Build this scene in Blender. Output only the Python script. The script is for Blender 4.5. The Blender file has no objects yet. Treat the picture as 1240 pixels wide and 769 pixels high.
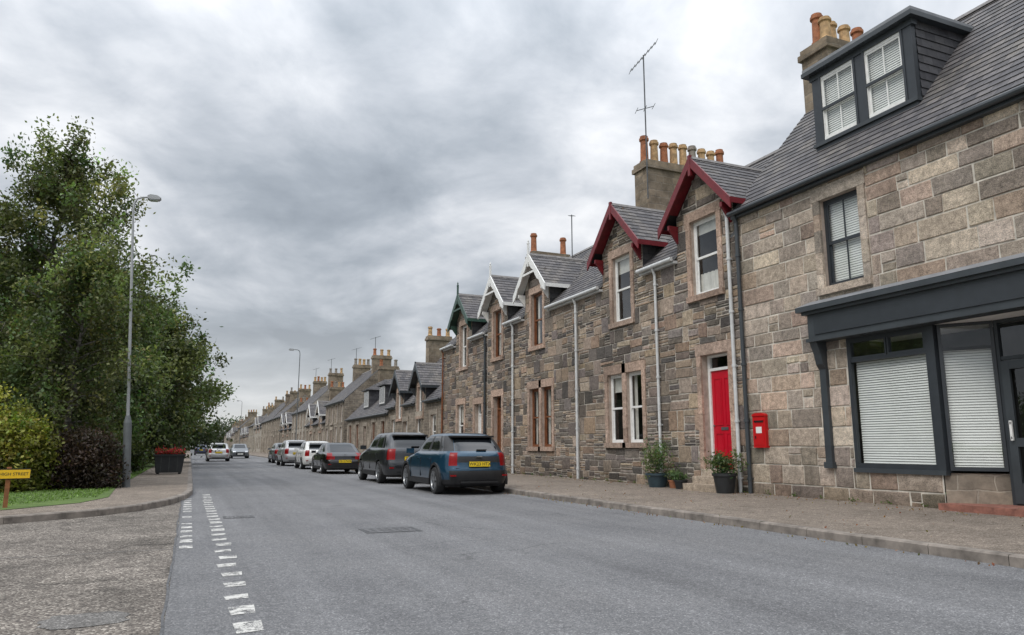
import bpy, math, random
import numpy as np
from mathutils import Vector, Matrix
R=random.Random(7); NR=np.random.default_rng(7)
sc=bpy.context.scene
W=11.8
# ------------------------------------------------------------------ materials
M={}
def nodes(name):
    m=bpy.data.materials.new(name); m.use_nodes=True
    nt=m.node_tree; b=nt.nodes['Principled BSDF']; M[name]=m
    return m,nt,b
def nd(nt,t,props=None,**inp):
    n=nt.nodes.new(t)
    for k,v in (props or {}).items(): setattr(n,k,v)
    for k,v in inp.items():
        k2=k.replace('_',' ')
        s=n.inputs[int(k[1:])] if (k[0]=='i' and k[1:].isdigit()) else n.inputs[k2]
        if hasattr(v,'is_linked') or isinstance(v,bpy.types.NodeSocket): nt.links.new(v,s)
        else:
            s.default_value=v
    return n
def c4(c): return (c[0],c[1],c[2],1)
def noise(nt,vec,scale,detail=4,rough=.55,dist=0):
    return nd(nt,'ShaderNodeTexNoise',None,Vector=vec,Scale=scale,Detail=min(detail,6),Roughness=rough,Distortion=dist).outputs['Fac']
def ramp(nt,fac,stops):
    n=nt.nodes.new('ShaderNodeValToRGB'); nt.links.new(fac,n.inputs[0])
    e=n.color_ramp.elements
    while len(e)<len(stops): e.new(.5)
    for i,(p,c) in enumerate(stops):
        e[i].position=p; e[i].color=c4(c) if len(c)==3 else c
    return n.outputs[0]
def mix(nt,fac,a,b,mode='MIX'):
    n=nt.nodes.new('ShaderNodeMix'); n.data_type='RGBA'; n.blend_type=mode
    for s,v in ((n.inputs[0],fac),(n.inputs[6],a),(n.inputs[7],b)):
        if isinstance(v,bpy.types.NodeSocket): nt.links.new(v,s)
        elif isinstance(v,(int,float)): s.default_value=v
        else: s.default_value=c4(v)
    return n.outputs[2]
def math_(nt,op,a,b=0.0):
    n=nt.nodes.new('ShaderNodeMath'); n.operation=op
    for i,v in enumerate((a,b)):
        if isinstance(v,bpy.types.NodeSocket): nt.links.new(v,n.inputs[i])
        else: n.inputs[i].default_value=v
    return n.outputs[0]
def objco(nt): return nd(nt,'ShaderNodeTexCoord').outputs['Object']
def uvco(nt): return nd(nt,'ShaderNodeTexCoord').outputs['UV']
def bump(nt,b,h,strength=.4,dist=.01):
    n=nd(nt,'ShaderNodeBump',None,Strength=strength,Distance=dist,Height=h)
    nt.links.new(n.outputs[0],b.inputs['Normal'])
def link(nt,a,b): nt.links.new(a,b)

def simple(name,col,rough=.5,metal=0,var=.12,scale=6,coat=0,spec=.5):
    m,nt,b=nodes(name); co=objco(nt)
    n=noise(nt,co,scale,5,.6)
    dark=tuple(c*(1-var*1.6) for c in col); lite=tuple(min(1,c*(1+var)) for c in col)
    link(nt,ramp(nt,n,[(.3,dark),(.7,lite)]),b.inputs['Base Color'])
    b.inputs['Roughness'].default_value=rough; b.inputs['Metallic'].default_value=metal
    b.inputs['Coat Weight'].default_value=coat; b.inputs['Coat Roughness'].default_value=.05
    b.inputs['Specular IOR Level'].default_value=spec
    return m
def stone_attr(name,amt=.35,bs=.6):
    m,nt,b=nodes(name); co=objco(nt)
    at=nd(nt,'ShaderNodeAttribute',{'attribute_name':'Col'}).outputs['Color']
    n1=noise(nt,co,9,6,.7); n2=noise(nt,co,60,3,.7); n3=noise(nt,co,.7,4,.6)
    v=ramp(nt,n1,[(.3,(1-amt,)*3),(.7,(1+amt,)*3)])
    sp=ramp(nt,n2,[(.35,(.57,.57,.59)),(.5,(1,1,1)),(.68,(1.3,1.28,1.25))])
    st=ramp(nt,n3,[(.32,(.70,.68,.65)),(.55,(1.04,1,.96)),(.8,(1.2,1.13,1.05))])
    c=mix(nt,1,at,v,'MULTIPLY'); c=mix(nt,1,c,sp,'MULTIPLY'); c=mix(nt,1,c,st,'MULTIPLY')
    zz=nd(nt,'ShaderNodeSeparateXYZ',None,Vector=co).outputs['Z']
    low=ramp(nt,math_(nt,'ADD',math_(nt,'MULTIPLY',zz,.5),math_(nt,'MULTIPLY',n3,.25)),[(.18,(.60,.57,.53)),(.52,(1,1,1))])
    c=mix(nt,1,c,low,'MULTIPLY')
    link(nt,c,b.inputs['Base Color']); b.inputs['Roughness'].default_value=.9
    b.inputs['Specular IOR Level'].default_value=.25
    hh=math_(nt,'ADD',n1,math_(nt,'MULTIPLY',n2,.5)); bump(nt,b,hh,bs,.035)
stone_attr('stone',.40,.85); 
simple('mortar',(.47,.43,.375),.95,0,.3,5,spec=.2)
simple('mortar_light',(.60,.56,.49),.95,0,.22,5,spec=.2)
def farstone(name,c1,c2,mo,bw=.6,rh=.28):
    m,nt,b=nodes(name); uv=uvco(nt)
    dn=nd(nt,'ShaderNodeTexNoise',None,Vector=uv,Scale=2.5,Detail=3.0)
    v=nd(nt,'ShaderNodeVectorMath',{'operation':'MULTIPLY_ADD'})
    link(nt,dn.outputs['Color'],v.inputs[0]); v.inputs[1].default_value=(.12,.12,0); link(nt,uv,v.inputs[2])
    br=nd(nt,'ShaderNodeTexBrick',None,Vector=v.outputs[0],Color1=c4(c1),Color2=c4(c2),Mortar=c4(mo),Scale=1.0)
    br.inputs['Mortar Size'].default_value=.014; br.inputs['Mortar Smooth'].default_value=.4
    br.inputs['Brick Width'].default_value=bw; br.inputs['Row Height'].default_value=rh; br.offset_frequency=2; br.squash=.7; br.squash_frequency=3
    n1=noise(nt,uv,3,6,.7); st=noise(nt,uv,.5,4,.6)
    c=mix(nt,1,br.outputs['Color'],ramp(nt,n1,[(.3,(.6,.6,.6)),(.7,(1.35,1.33,1.3))]),'MULTIPLY')
    c=mix(nt,1,c,ramp(nt,st,[(.35,(.7,.68,.65)),(.65,(1.1,1.1,1.1))]),'MULTIPLY')
    link(nt,c,b.inputs['Base Color']); b.inputs['Roughness'].default_value=.92
    b.inputs['Specular IOR Level'].default_value=.2
    bump(nt,b,math_(nt,'SUBTRACT',n1,br.outputs['Fac']),.6,.02)
farstone('far_rubble',(.30,.26,.215),(.18,.158,.135),(.35,.315,.27),.42,.16)
farstone('far_granite',(.37,.32,.265),(.24,.212,.18),(.41,.375,.325),.55,.27)
farstone('far_pale',(.46,.425,.375),(.35,.325,.29),(.46,.43,.385),.6,.28)
farstone('chimney_stone',(.31,.255,.195),(.19,.16,.126),(.25,.22,.185),.5,.26)
def slate(name,c1,c2):
    m,nt,b=nodes(name); uv=uvco(nt)
    br=nd(nt,'ShaderNodeTexBrick',None,Vector=uv,Color1=c4(c1),Color2=c4(c2),Mortar=(.02,.02,.022,1),Scale=1.0)
    br.inputs['Mortar Size'].default_value=.006; br.inputs['Mortar Smooth'].default_value=.1
    br.inputs['Brick Width'].default_value=.27; br.inputs['Row Height'].default_value=.2
    n1=noise(nt,uv,7,5,.7); n2=noise(nt,uv,.8,4,.6)
    c=mix(nt,1,br.outputs['Color'],ramp(nt,n1,[(.3,(.65,.65,.65)),(.7,(1.35,1.35,1.35))]),'MULTIPLY')
    moss=ramp(nt,n2,[(.48,(1,1,1)),(.72,(1.4,1.35,1.15))])
    c=mix(nt,1,c,moss,'MULTIPLY')
    link(nt,c,b.inputs['Base Color']); b.inputs['Roughness'].default_value=.66
    bump(nt,b,math_(nt,'SUBTRACT',n1,br.outputs['Fac']),.35,.012)
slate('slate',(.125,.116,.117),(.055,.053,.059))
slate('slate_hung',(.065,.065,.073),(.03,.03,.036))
simple('lead',(.21,.22,.235),.55,0,.15,3)
simple('ridge_tile',(.17,.16,.155),.8,0,.25,6)
simple('white_paint',(.78,.78,.76),.45,0,.07,9)
simple('white_pipe',(.58,.59,.59),.5,0,.12,4)
simple('dark_frame',(.032,.038,.045),.38,0,.1,5)
simple('dark_frame2',(.044,.052,.059),.42,0,.12,3)
simple('crimson_paint',(.16,.011,.017),.45,0,.2,6)
simple('red_paint',(.50,.006,.022),.3,0,.06,3)
simple('postbox_red',(.50,.01,.012),.28,0,.06,5)
simple('brown_wood',(.20,.075,.032),.42,0,.25,8)
simple('green_paint',(.03,.075,.055),.45,0,.2,6)
simple('black_paint',(.012,.012,.013),.4,0,.1,6)
simple('room_dark',(.04,.038,.035),.9,0,.3,2)
simple('blind_white',(.82,.82,.80),.6,0,.04,3)
simple('curtain',(.62,.60,.56),.9,0,.12,4)
simple('pot_buff',(.46,.30,.15),.75,0,.3,7)
simple('pot_orange',(.34,.13,.06),.8,0,.3,7)
simple('pot_grey',(.25,.22,.19),.8,0,.3,7)
simple('steel',(.10,.105,.11),.5,.3,.15,5)
simple('lamp_grey',(.13,.14,.145),.5,.1,.15,3)
simple('lamp_pale',(.36,.37,.38),.45,.1,.1,3)
simple('rubber',(.018,.018,.019),.8,0,.2,20)
simple('alloy',(.33,.34,.35),.3,.8,.08,5)
simple('trim_black',(.016,.016,.017),.5,0,.15,8)
simple('tail_red',(.22,.003,.004),.3,0,.1,20,spec=.3)
simple('head_lamp',(.55,.57,.6),.1,.2,.1,20,coat=1)
simple('plate_yellow',(.78,.55,.02),.4,0,.03,3)
simple('plate_white',(.75,.75,.72),.4,0,.03,3)
simple('sign_yellow',(.80,.50,.01),.45,0,.05,6)
simple('post_wood',(.30,.12,.045),.7,0,.3,8)
simple('planter_black',(.02,.022,.024),.55,0,.2,5)
simple('plastic_pot',(.03,.055,.07),.45,0,.15,5)
simple('terracotta',(.35,.14,.07),.8,0,.2,6)
simple('brick_step',(.26,.11,.08),.85,0,.3,9)
simple('skin',(.5,.3,.22),.6,0,.05,5)
simple('iron',(.075,.075,.077),.6,.3,.3,18)
simple('tar',(.095,.096,.10),.8,0,.3,9)
simple('margin_grey',(.42,.345,.29),.85,0,.2,6)
def glass(name,tint,ior):
    m,nt,b=nodes(name); nt.nodes.remove(b); out=nt.nodes['Material Output']
    t=nd(nt,'ShaderNodeBsdfTransparent',None,Color=c4(tint)); 
    co=objco(nt); n=noise(nt,co,.9,2,.5)
    bp=nd(nt,'ShaderNodeBump',None,Strength=.12,Distance=.05,Height=n)
    g=nd(nt,'ShaderNodeBsdfGlossy',None,Color=(.95,.97,1,1),Roughness=.015,Normal=bp.outputs[0])
    bf=nd(nt,'ShaderNodeNewGeometry').outputs['Backfacing']
    io=math_(nt,'ADD',ior,math_(nt,'MULTIPLY',bf,1/ior-ior))
    f=nd(nt,'ShaderNodeFresnel'); link(nt,io,f.inputs['IOR'])
    mx=nd(nt,'ShaderNodeMixShader',None,i0=f.outputs[0],i1=t.outputs[0],i2=g.outputs[0])
    link(nt,mx.outputs[0],out.inputs[0])
glass('glass',(.94,.96,.95),1.7)
m,nt,b=nodes('car_glass'); b.inputs['Base Color'].default_value=(.008,.01,.012,1); b.inputs['Roughness'].default_value=.04; b.inputs['Specular IOR Level'].default_value=.6
def carpaint(name,col,metal=.4,rough=.28):
    m,nt,b=nodes(name); co=objco(nt); n=noise(nt,co,3,4,.6)
    sp=nd(nt,'ShaderNodeSeparateXYZ',None,Vector=co).outputs['Z']
    c=ramp(nt,n,[(.3,tuple(x*.9 for x in col)),(.7,tuple(min(1,x*1.1) for x in col))])
    low=nd(nt,'ShaderNodeMapRange',None,Value=sp); low.inputs[1].default_value=.15; low.inputs[2].default_value=.6; low.inputs[3].default_value=.35; low.inputs[4].default_value=.0
    c=mix(nt,math_(nt,'MULTIPLY',low.outputs[0],n),c,(.12,.105,.09))
    link(nt,c,b.inputs['Base Color']); b.inputs['Metallic'].default_value=metal; b.inputs['Roughness'].default_value=rough
    b.inputs['Coat Weight'].default_value=.8; b.inputs['Coat Roughness'].default_value=.04
carpaint('paint_blue',(.007,.045,.085)); carpaint('paint_gunmetal',(.026,.028,.032)); carpaint('paint_black',(.007,.007,.008))
carpaint('paint_silver',(.42,.42,.42)); carpaint('paint_white',(.62,.62,.60),0,.35); carpaint('paint_grey',(.14,.15,.16)); carpaint('paint_navy',(.02,.03,.07))
# ground materials
def cracks(nt,co,c,scale,off,gl,width=1.0,depth=.5):
    dn=nd(nt,'ShaderNodeTexNoise',None,Vector=co,Scale=1.3,Detail=5.0)
    v=nd(nt,'ShaderNodeVectorMath',{'operation':'MULTIPLY_ADD'}); link(nt,dn.outputs['Color'],v.inputs[0]); v.inputs[1].default_value=(1.1,1.1,0); link(nt,co,v.inputs[2])
    v2=nd(nt,'ShaderNodeVectorMath',{'operation':'ADD'}); link(nt,v.outputs[0],v2.inputs[0]); v2.inputs[1].default_value=off
    cr=nd(nt,'ShaderNodeTexVoronoi',{'feature':'DISTANCE_TO_EDGE'},Vector=v2.outputs[0],Scale=scale)
    ck=ramp(nt,cr.outputs['Distance'],[(0,(depth,)*3),(.004*width,(depth+.1,)*3),(.010*width,(1,1,1))])
    gate=ramp(nt,noise(nt,v2.outputs[0],.35,2,.5),[(gl,(0,0,0)),(gl+.06,(1,1,1))])
    return mix(nt,1,c,mix(nt,gate,(1,1,1),ck),'MULTIPLY')
def asphalt():
    m,nt,b=nodes('asphalt'); co=objco(nt)
    f=noise(nt,co,130,2,.7); md=noise(nt,co,14,4,.65); lg=noise(nt,co,.55,4,.6)
    mp=nd(nt,'ShaderNodeMapping',None,Vector=co); mp.inputs['Scale'].default_value=(1.6,.05,1)
    st=noise(nt,mp.outputs[0],1.0,4,.6)
    vo=nd(nt,'ShaderNodeTexVoronoi',{'feature':'F1'},Vector=co,Scale=95.0)
    chip=ramp(nt,nd(nt,'ShaderNodeSeparateColor',None,Color=vo.outputs['Color']).outputs[0],[(0,(.62,.62,.63)),(.7,(1,1,1)),(.9,(1.25,1.24,1.22)),(1,(1.9,1.87,1.85))])
    c=ramp(nt,f,[(.25,(.122,.123,.127)),(.75,(.202,.203,.208))])
    c=mix(nt,1,c,chip,'MULTIPLY')
    c=mix(nt,1,c,ramp(nt,md,[(.3,(.85,.85,.85)),(.7,(1.13,1.13,1.13))]),'MULTIPLY')
    c=mix(nt,1,c,ramp(nt,lg,[(.3,(.84,.84,.85)),(.5,(1,1,1)),(.7,(1.1,1.09,1.08))]),'MULTIPLY')
    c=mix(nt,1,c,ramp(nt,st,[(.3,(.80,.80,.80)),(.7,(1.16,1.16,1.16))]),'MULTIPLY')
    c=cracks(nt,co,c,.28,(0,0,0),.50,.8,.74)
    link(nt,c,b.inputs['Base Color']); b.inputs['Roughness'].default_value=.88; b.inputs['Specular IOR Level'].default_value=.3
    bump(nt,b,math_(nt,'ADD',f,vo.outputs['Distance']),.5,.006)
asphalt()
def chippings(name,base,dark,lite,scale,patch,crk=False):
    m,nt,b=nodes(name); co=objco(nt)
    vo=nd(nt,'ShaderNodeTexVoronoi',{'feature':'F1'},Vector=co,Scale=scale)
    r=nd(nt,'ShaderNodeSeparateColor',None,Color=vo.outputs['Color']).outputs[0]
    c=ramp(nt,r,[(0,dark),(.3,tuple(x*.8 for x in base)),(.7,base),(.88,lite),(1,tuple(min(1,x*1.5) for x in lite))])
    lg=noise(nt,co,.8,6,.7); md=noise(nt,co,6,5,.7)
    c=mix(nt,1,c,ramp(nt,lg,[(.3,(1-patch,)*3),(.5,(1,1,1)),(.75,(1+patch,)*3)]),'MULTIPLY')
    c=mix(nt,1,c,ramp(nt,md,[(.3,(.72,.72,.72)),(.7,(1.22,1.22,1.22))]),'MULTIPLY')
    if crk: c=cracks(nt,co,c,.5,(3,1,0),.44,1.5,.58)
    link(nt,c,b.inputs['Base Color']); b.inputs['Roughness'].default_value=.92; b.inputs['Specular IOR Level'].default_value=.25
    bump(nt,b,math_(nt,'SUBTRACT',1.0,vo.outputs['Distance']),.6,.01)
chippings('side_road',(.158,.138,.120),(.058,.052,.048),(.26,.236,.205),60,.45,True)
chippings('pavement',(.208,.173,.141),(.125,.104,.086),(.265,.226,.19),75,.22)
chippings('patch_tar',(.155,.148,.14),(.10,.096,.09),(.2,.19,.18),80,.2)
simple('kerb',(.215,.188,.163),.9,0,.35,4)
m,nt,b=nodes('road_paint'); co=objco(nt)
n=noise(nt,co,7,6,.8); n2=noise(nt,co,90,2,.6)
f=math_(nt,'ADD',n,math_(nt,'MULTIPLY',n2,.3))
b.inputs['Base Color'].default_value=(.56,.55,.52,1); b.inputs['Roughness'].default_value=.8
tr=nd(nt,'ShaderNodeBsdfTransparent'); g2=ramp(nt,f,[(.625,(.08,.08,.08)),(.74,(1,1,1))])
mx=nd(nt,'ShaderNodeMixShader',None,i0=g2,i1=b.outputs[0],i2=tr.outputs[0]); link(nt,mx.outputs[0],nt.nodes['Material Output'].inputs[0])
m,nt,b=nodes('grass_ground'); co=objco(nt)
c=ramp(nt,noise(nt,co,5,5,.7),[(.3,(.05,.095,.018)),(.7,(.11,.17,.04))]); c=mix(nt,1,c,ramp(nt,noise(nt,co,.15,4,.6),[(.3,(.75,.75,.75)),(.7,(1.2,1.15,1))]),'MULTIPLY')
link(nt,c,b.inputs['Base Color']); b.inputs['Roughness'].default_value=.95
def foliage(name,trans=.35):
    m,nt,b=nodes(name)
    at=nd(nt,'ShaderNodeAttribute',{'attribute_name':'Col'}).outputs['Color']
    link(nt,at,b.inputs['Base Color']); b.inputs['Roughness'].default_value=.5; b.inputs['Specular IOR Level'].default_value=.4
    t=nd(nt,'ShaderNodeBsdfTranslucent'); tc=mix(nt,1,at,(1.2,1.35,.7),'MULTIPLY'); link(nt,tc,t.inputs['Color'])
    mx=nd(nt,'ShaderNodeMixShader',None,i0=trans,i1=b.outputs[0],i2=t.outputs[0]); link(nt,mx.outputs[0],nt.nodes['Material Output'].inputs[0])
foliage('foliage')
m,nt,b=nodes('bark'); co=objco(nt)
mp=nd(nt,'ShaderNodeMapping',None,Vector=co); mp.inputs['Scale'].default_value=(3,3,14)
c=ramp(nt,noise(nt,mp.outputs[0],1.4,5,.7),[(.35,(.04,.036,.032)),(.5,(.11,.10,.09)),(.7,(.24,.225,.21))]); link(nt,c,b.inputs['Base Color']); b.inputs['Roughness'].default_value=.9

# ------------------------------------------------------------------ mesh builder
class MB:
    def __init__(s): s.v=[];s.f=[];s.m=[];s.uv=[];s.c=[];s.ml=[]
    def mi(s,n):
        if n not in s.ml: s.ml.append(n)
        return s.ml.index(n)
    def face(s,pts,mat,uv=None,col=None):
        pts=[tuple(p) for p in pts]
        if mat=='glass':
            nn=(Vector(pts[1])-Vector(pts[0])).cross(Vector(pts[2])-Vector(pts[1]))
            if nn.x>0: pts=pts[::-1]
        i=len(s.v); s.v.extend(pts); n=len(pts); s.f.append(tuple(range(i,i+n))); s.m.append(s.mi(mat))
        if uv is None:
            a=Vector(pts[0]);nn=Vector((0,0,0))
            for k in range(1,n-1): nn+=(Vector(pts[k])-a).cross(Vector(pts[k+1])-a)
            if nn.length>1e-12: nn.normalize()
            if abs(nn.z)>.985: uv=[(p[0],p[1]) for p in pts]
            else:
                t=Vector((0,0,1)).cross(nn); t.normalize(); bb=nn.cross(t)
                uv=[(Vector(p).dot(t),Vector(p).dot(bb)) for p in pts]
        s.uv.append(uv); s.c.append(col or (.38,.35,.31))
    def box(s,x0,x1,y0,y1,z0,z1,mat,col=None,top=None):
        a=(x0,y0,z0);b_=(x1,y0,z0);c=(x1,y1,z0);d=(x0,y1,z0);e=(x0,y0,z1);f=(x1,y0,z1);g=(x1,y1,z1);h=(x0,y1,z1)
        for q in ((d,c,b_,a),(a,b_,f,e),(b_,c,g,f),(c,d,h,g),(d,a,e,h)): s.face(q,mat,None,col)
        s.face((e,f,g,h),top or mat,None,col)
    def tube(s,p0,p1,r0,r1=None,n=8,mat='steel',col=None,cap=True):
        r1=r0 if r1 is None else r1
        p0=Vector(p0);p1=Vector(p1);d=(p1-p0)
        if d.length<1e-6: return
        d.normalize(); a=d.orthogonal().normalized(); b_=d.cross(a)
        A=[p0+(a*math.cos(t)+b_*math.sin(t))*r0 for t in [2*math.pi*k/n for k in range(n)]]
        B=[p1+(a*math.cos(t)+b_*math.sin(t))*r1 for t in [2*math.pi*k/n for k in range(n)]]
        for k in range(n): s.face((A[k],A[(k+1)%n],B[(k+1)%n],B[k]),mat,[(0,0)]*4,col)
        if cap: s.face(B,mat,[(0,0)]*n,col); s.face(A[::-1],mat,[(0,0)]*n,col)
    def path(s,pts,r,n=8,mat='steel'):
        for a,b_ in zip(pts[:-1],pts[1:]): s.tube(a,b_,r,r,n,mat)
    def lathe(s,cx,cy,prof,n,mat,col=None):
        for (r0,z0),(r1,z1) in zip(prof[:-1],prof[1:]):
            for k in range(n):
                t0=2*math.pi*k/n;t1=2*math.pi*(k+1)/n
                s.face(((cx+r0*math.cos(t0),cy+r0*math.sin(t0),z0),(cx+r0*math.cos(t1),cy+r0*math.sin(t1),z0),(cx+r1*math.cos(t1),cy+r1*math.sin(t1),z1),(cx+r1*math.cos(t0),cy+r1*math.sin(t0),z1)),mat,[(0,0)]*4,col)
    def prism(s,poly,x0,x1,mat,axis='x',col=None):
        P=(lambda t,p:(t,p[0],p[1])) if axis=='x' else (lambda t,p:(p[0],t,p[1]))
        A=[P(x0,p) for p in poly];B=[P(x1,p) for p in poly];n=len(poly)
        s.face(A,mat,None,col);s.face(B[::-1],mat,None,col)
        for k in range(n): s.face((A[k],B[k],B[(k+1)%n],A[(k+1)%n]),mat,None,col)
    def obj(s,name,parent=None,loc=None,smooth=0,bevel=0,fix=False):
        me=bpy.data.meshes.new(name); me.from_pydata(s.v,[],s.f)
        for n in s.ml: me.materials.append(M[n])
        me.polygons.foreach_set('material_index',s.m)
        uvl=me.uv_layers.new(name='UVMap'); uvl.data.foreach_set('uv',[c for f in s.uv for p in f for c in p])
        ca=me.color_attributes.new(name='Col',type='FLOAT_COLOR',domain='CORNER')
        arr=[]
        for f,c in zip(s.f,s.c): arr.extend([c[0],c[1],c[2],1.0]*len(f))
        ca.data.foreach_set('color',arr)
        if smooth or fix:
            import bmesh
            bm=bmesh.new(); bm.from_mesh(me); bmesh.ops.remove_doubles(bm,verts=bm.verts,dist=.0004)
            if fix: bmesh.ops.recalc_face_normals(bm,faces=bm.faces)
            bm.to_mesh(me); bm.free()
        if smooth:
            me.polygons.foreach_set('use_smooth',[True]*len(me.polygons)); me.set_sharp_from_angle(angle=math.radians(smooth))
        o=bpy.data.objects.new(name,me); sc.collection.objects.link(o)
        if parent: o.parent=parent
        if loc: o.location=loc
        if bevel:
            bv=o.modifiers.new('b','BEVEL'); bv.width=bevel; bv.segments=2; bv.limit_method='ANGLE'
        return o
def empty(name,loc=(0,0,0),rz=0,ry=0):
    e=bpy.data.objects.new(name,None); e.location=loc; e.rotation_euler=(0,ry,rz); e.empty_display_size=.3; sc.collection.objects.link(e); return e

# ------------------------------------------------------------------ masonry
def sub_rect(r,o):
    a0,a1,c0,c1=r;b0,b1,d0,d1=o
    if a1<=b0 or a0>=b1 or c1<=d0 or c0>=d1: return [r]
    out=[]
    if a0<b0: out.append((a0,b0,c0,c1))
    if a1>b1: out.append((b1,a1,c0,c1))
    x0=max(a0,b0);x1=min(a1,b1)
    if c0<d0: out.append((x0,x1,c0,d0))
    if c1>d1: out.append((x0,x1,d1,c1))
    return out
def stones(mb,X,y0,y1,z0,z1,excl,style,pal,limit=None):
    rects=[]; z=z0
    while z<z1-.03:
        if style=='ashlar':
            h=R.uniform(.26,.41); h=min(h,z1-z); 
            if z1-(z+h)<.14: h=z1-z
            y=y0-R.uniform(0,.4)
            while y<y1:
                l=R.uniform(.35,1.0); 
                if R.random()<.08 and h>.28:
                    k=h*R.uniform(.4,.6); rects.append((y,y+l*.6,z,z+k)); rects.append((y,y+l*.6,z+k,z+h)); l*=.6
                else: rects.append((y,y+l,z,z+h))
                y+=l
            z+=h
        else:
            h=R.uniform(.32,.6); h=min(h,z1-z)
            if z1-(z+h)<.15: h=z1-z
            y=y0-R.uniform(0,.4)
            while y<y1:
                l=R.uniform(.24,.8); t=R.random()
                if t<.26: cuts=[1.0]; 
                elif t<.58: k=R.uniform(.35,.65); cuts=[k,1]
                elif t<.85: a=R.uniform(.2,.4);k=R.uniform(.55,.78); cuts=[a,k,1]
                else: cuts=[.2,.42,.6,.8,1]; cuts=[min(1,max(.1,c+R.uniform(-.05,.05))) if c<1 else 1 for c in cuts]
                if t<.26: l=min(l,h*1.3)
                p=0
                for c in cuts:
                    if len(cuts)>=3 and l>.45 and R.random()<.35:
                        mm=R.uniform(.35,.65)*l
                        rects.append((y,y+mm,z+p*h,z+c*h)); rects.append((y+mm,y+l,z+p*h,z+c*h))
                    else: rects.append((y,y+l,z+p*h,z+c*h))
                    p=c
                y+=l
            z+=h
    for r in rects:
        rr=[(max(r[0],y0),min(r[1],y1),r[2],min(r[3],z1))]
        for o in excl:
            rr=[q for p in rr for q in sub_rect(p,o)]
        for (a0,a1,c0,c1) in rr:
            if limit:
                l0,l1=limit((c0+c1)/2); a0=max(a0,l0);a1=min(a1,l1)
            if a1-a0<.05 or c1-c0<.035: continue
            g=.011
            a0+=g;a1-=g;c0+=g;c1-=g
            p=R.uniform(.010,.028); ch=.014
            col=R.choice(pal); k=R.uniform(.74,1.2); col=(col[0]*k,col[1]*k*R.uniform(.96,1.01),col[2]*k*R.uniform(.93,1.03))
            jj=min(.014,(c1-c0)*.12) if style!='ashlar' else .008
            j=lambda: R.uniform(-jj,jj)
            o=[(a0+j()*1.5,c0+j()),(a1+j()*1.5,c0+j()),(a1+j()*1.5,c1+j()),(a0+j()*1.5,c1+j())]
            cx=(a0+a1)/2;cz=(c0+c1)/2
            ins=[(y_+math.copysign(ch,cx-y_),z_+math.copysign(ch,cz-z_)) for y_,z_ in o]
            q=[p+R.uniform(-.007,.007) for _ in range(4)]
            O=[(X,y_,z_) for y_,z_ in o]; I=[(X-q[k2],y_,z_) for k2,(y_,z_) in enumerate(ins)]
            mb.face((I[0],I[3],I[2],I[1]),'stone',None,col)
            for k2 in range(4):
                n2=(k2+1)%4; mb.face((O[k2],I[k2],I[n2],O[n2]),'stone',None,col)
def wall_grid(mb,X,y0,y1,z0,z1,ops,mat):
    ys=sorted(set([y0,y1]+[v for o in ops for v in (o[0],o[1]) if y0<v<y1])); zs=sorted(set([z0,z1]+[v for o in ops for v in (o[2],o[3]) if z0<v<z1]))
    for a,b_ in zip(ys[:-1],ys[1:]):
        for c,d in zip(zs[:-1],zs[1:]):
            my=(a+b_)/2;mz=(c+d)/2
            if any(o[0]<my<o[1] and o[2]<mz<o[3] for o in ops): continue
            mb.face(((X,a,c),(X,a,d),(X,b_,d),(X,b_,c)),mat)
PAL_A=[(.45,.39,.33),(.37,.33,.28),(.52,.46,.39),(.30,.272,.238),(.47,.375,.31),(.40,.36,.315),(.54,.48,.41),(.335,.302,.265),(.44,.39,.34),(.40,.325,.265)]
PAL_B=[(.235,.20,.17),(.155,.139,.125),(.30,.252,.21),(.20,.182,.17),(.35,.285,.22),(.12,.113,.108),(.275,.238,.20),(.385,.33,.27),(.215,.193,.175),(.31,.24,.185)]
PAL_M=[(.44,.33,.27),(.40,.305,.25),(.47,.365,.305)]
PAL_G=[(.36,.33,.285),(.33,.30,.26)]
def surround(mb,X,y0,y1,z0,z1,pal,sw=.17,lh=.28,sh=.15,door=False):
    def cc():
        c=R.choice(pal);k=R.uniform(.85,1.15);return tuple(v*k for v in c)
    xo=X-.038;xi=X+.02
    z=z0
    while z<z1-.01:
        h=min(R.uniform(.28,.5),z1-z)
        if z1-z-h<.15: h=z1-z
        for a,b_ in ((y0-sw,y0),(y1,y1+sw)): mb.box(xo+R.uniform(-.004,.004),xi,a,b_,z+.003,z+h-.003,'stone',cc())
        z+=h
    mb.box(xo-.004,xi,y0-sw-.03,y1+sw+.03,z1,z1+lh,'stone',cc())
    if not door: mb.box(xo-.05,xi,y0-sw-.02,y1+sw+.02,z0-sh,z0,'stone',cc())
def reveals(mb,X,y0,y1,z0,z1,dep,mat='margin_grey'):
    a=X+.02;b_=X+dep
    mb.face(((a,y0,z0),(b_,y0,z0),(b_,y0,z1),(a,y0,z1)),mat); mb.face(((a,y1,z0),(a,y1,z1),(b_,y1,z1),(b_,y1,z0)),mat)
    mb.face(((a,y0,z0),(a,y1,z0),(b_,y1,z0),(b_,y0,z0)),mat); mb.face(((a,y0,z1),(b_,y0,z1),(b_,y1,z1),(a,y1,z1)),mat)
def room(mb,X,y0,y1,z0,z1,d=.9,mat='room_dark'):
    a=X;b_=X+d
    mb.face(((b_,y0,z0),(b_,y1,z0),(b_,y1,z1),(b_,y0,z1)),mat)
    mb.face(((a,y0,z0),(b_,y0,z0),(b_,y0,z1),(a,y0,z1)),mat); mb.face(((a,y1,z0),(a,y1,z1),(b_,y1,z1),(b_,y1,z0)),mat)
    mb.face(((a,y0,z0),(a,y1,z0),(b_,y1,z0),(b_,y0,z0)),mat); mb.face(((a,y0,z1),(b_,y0,z1),(b_,y1,z1),(a,y1,z1)),mat)
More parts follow.
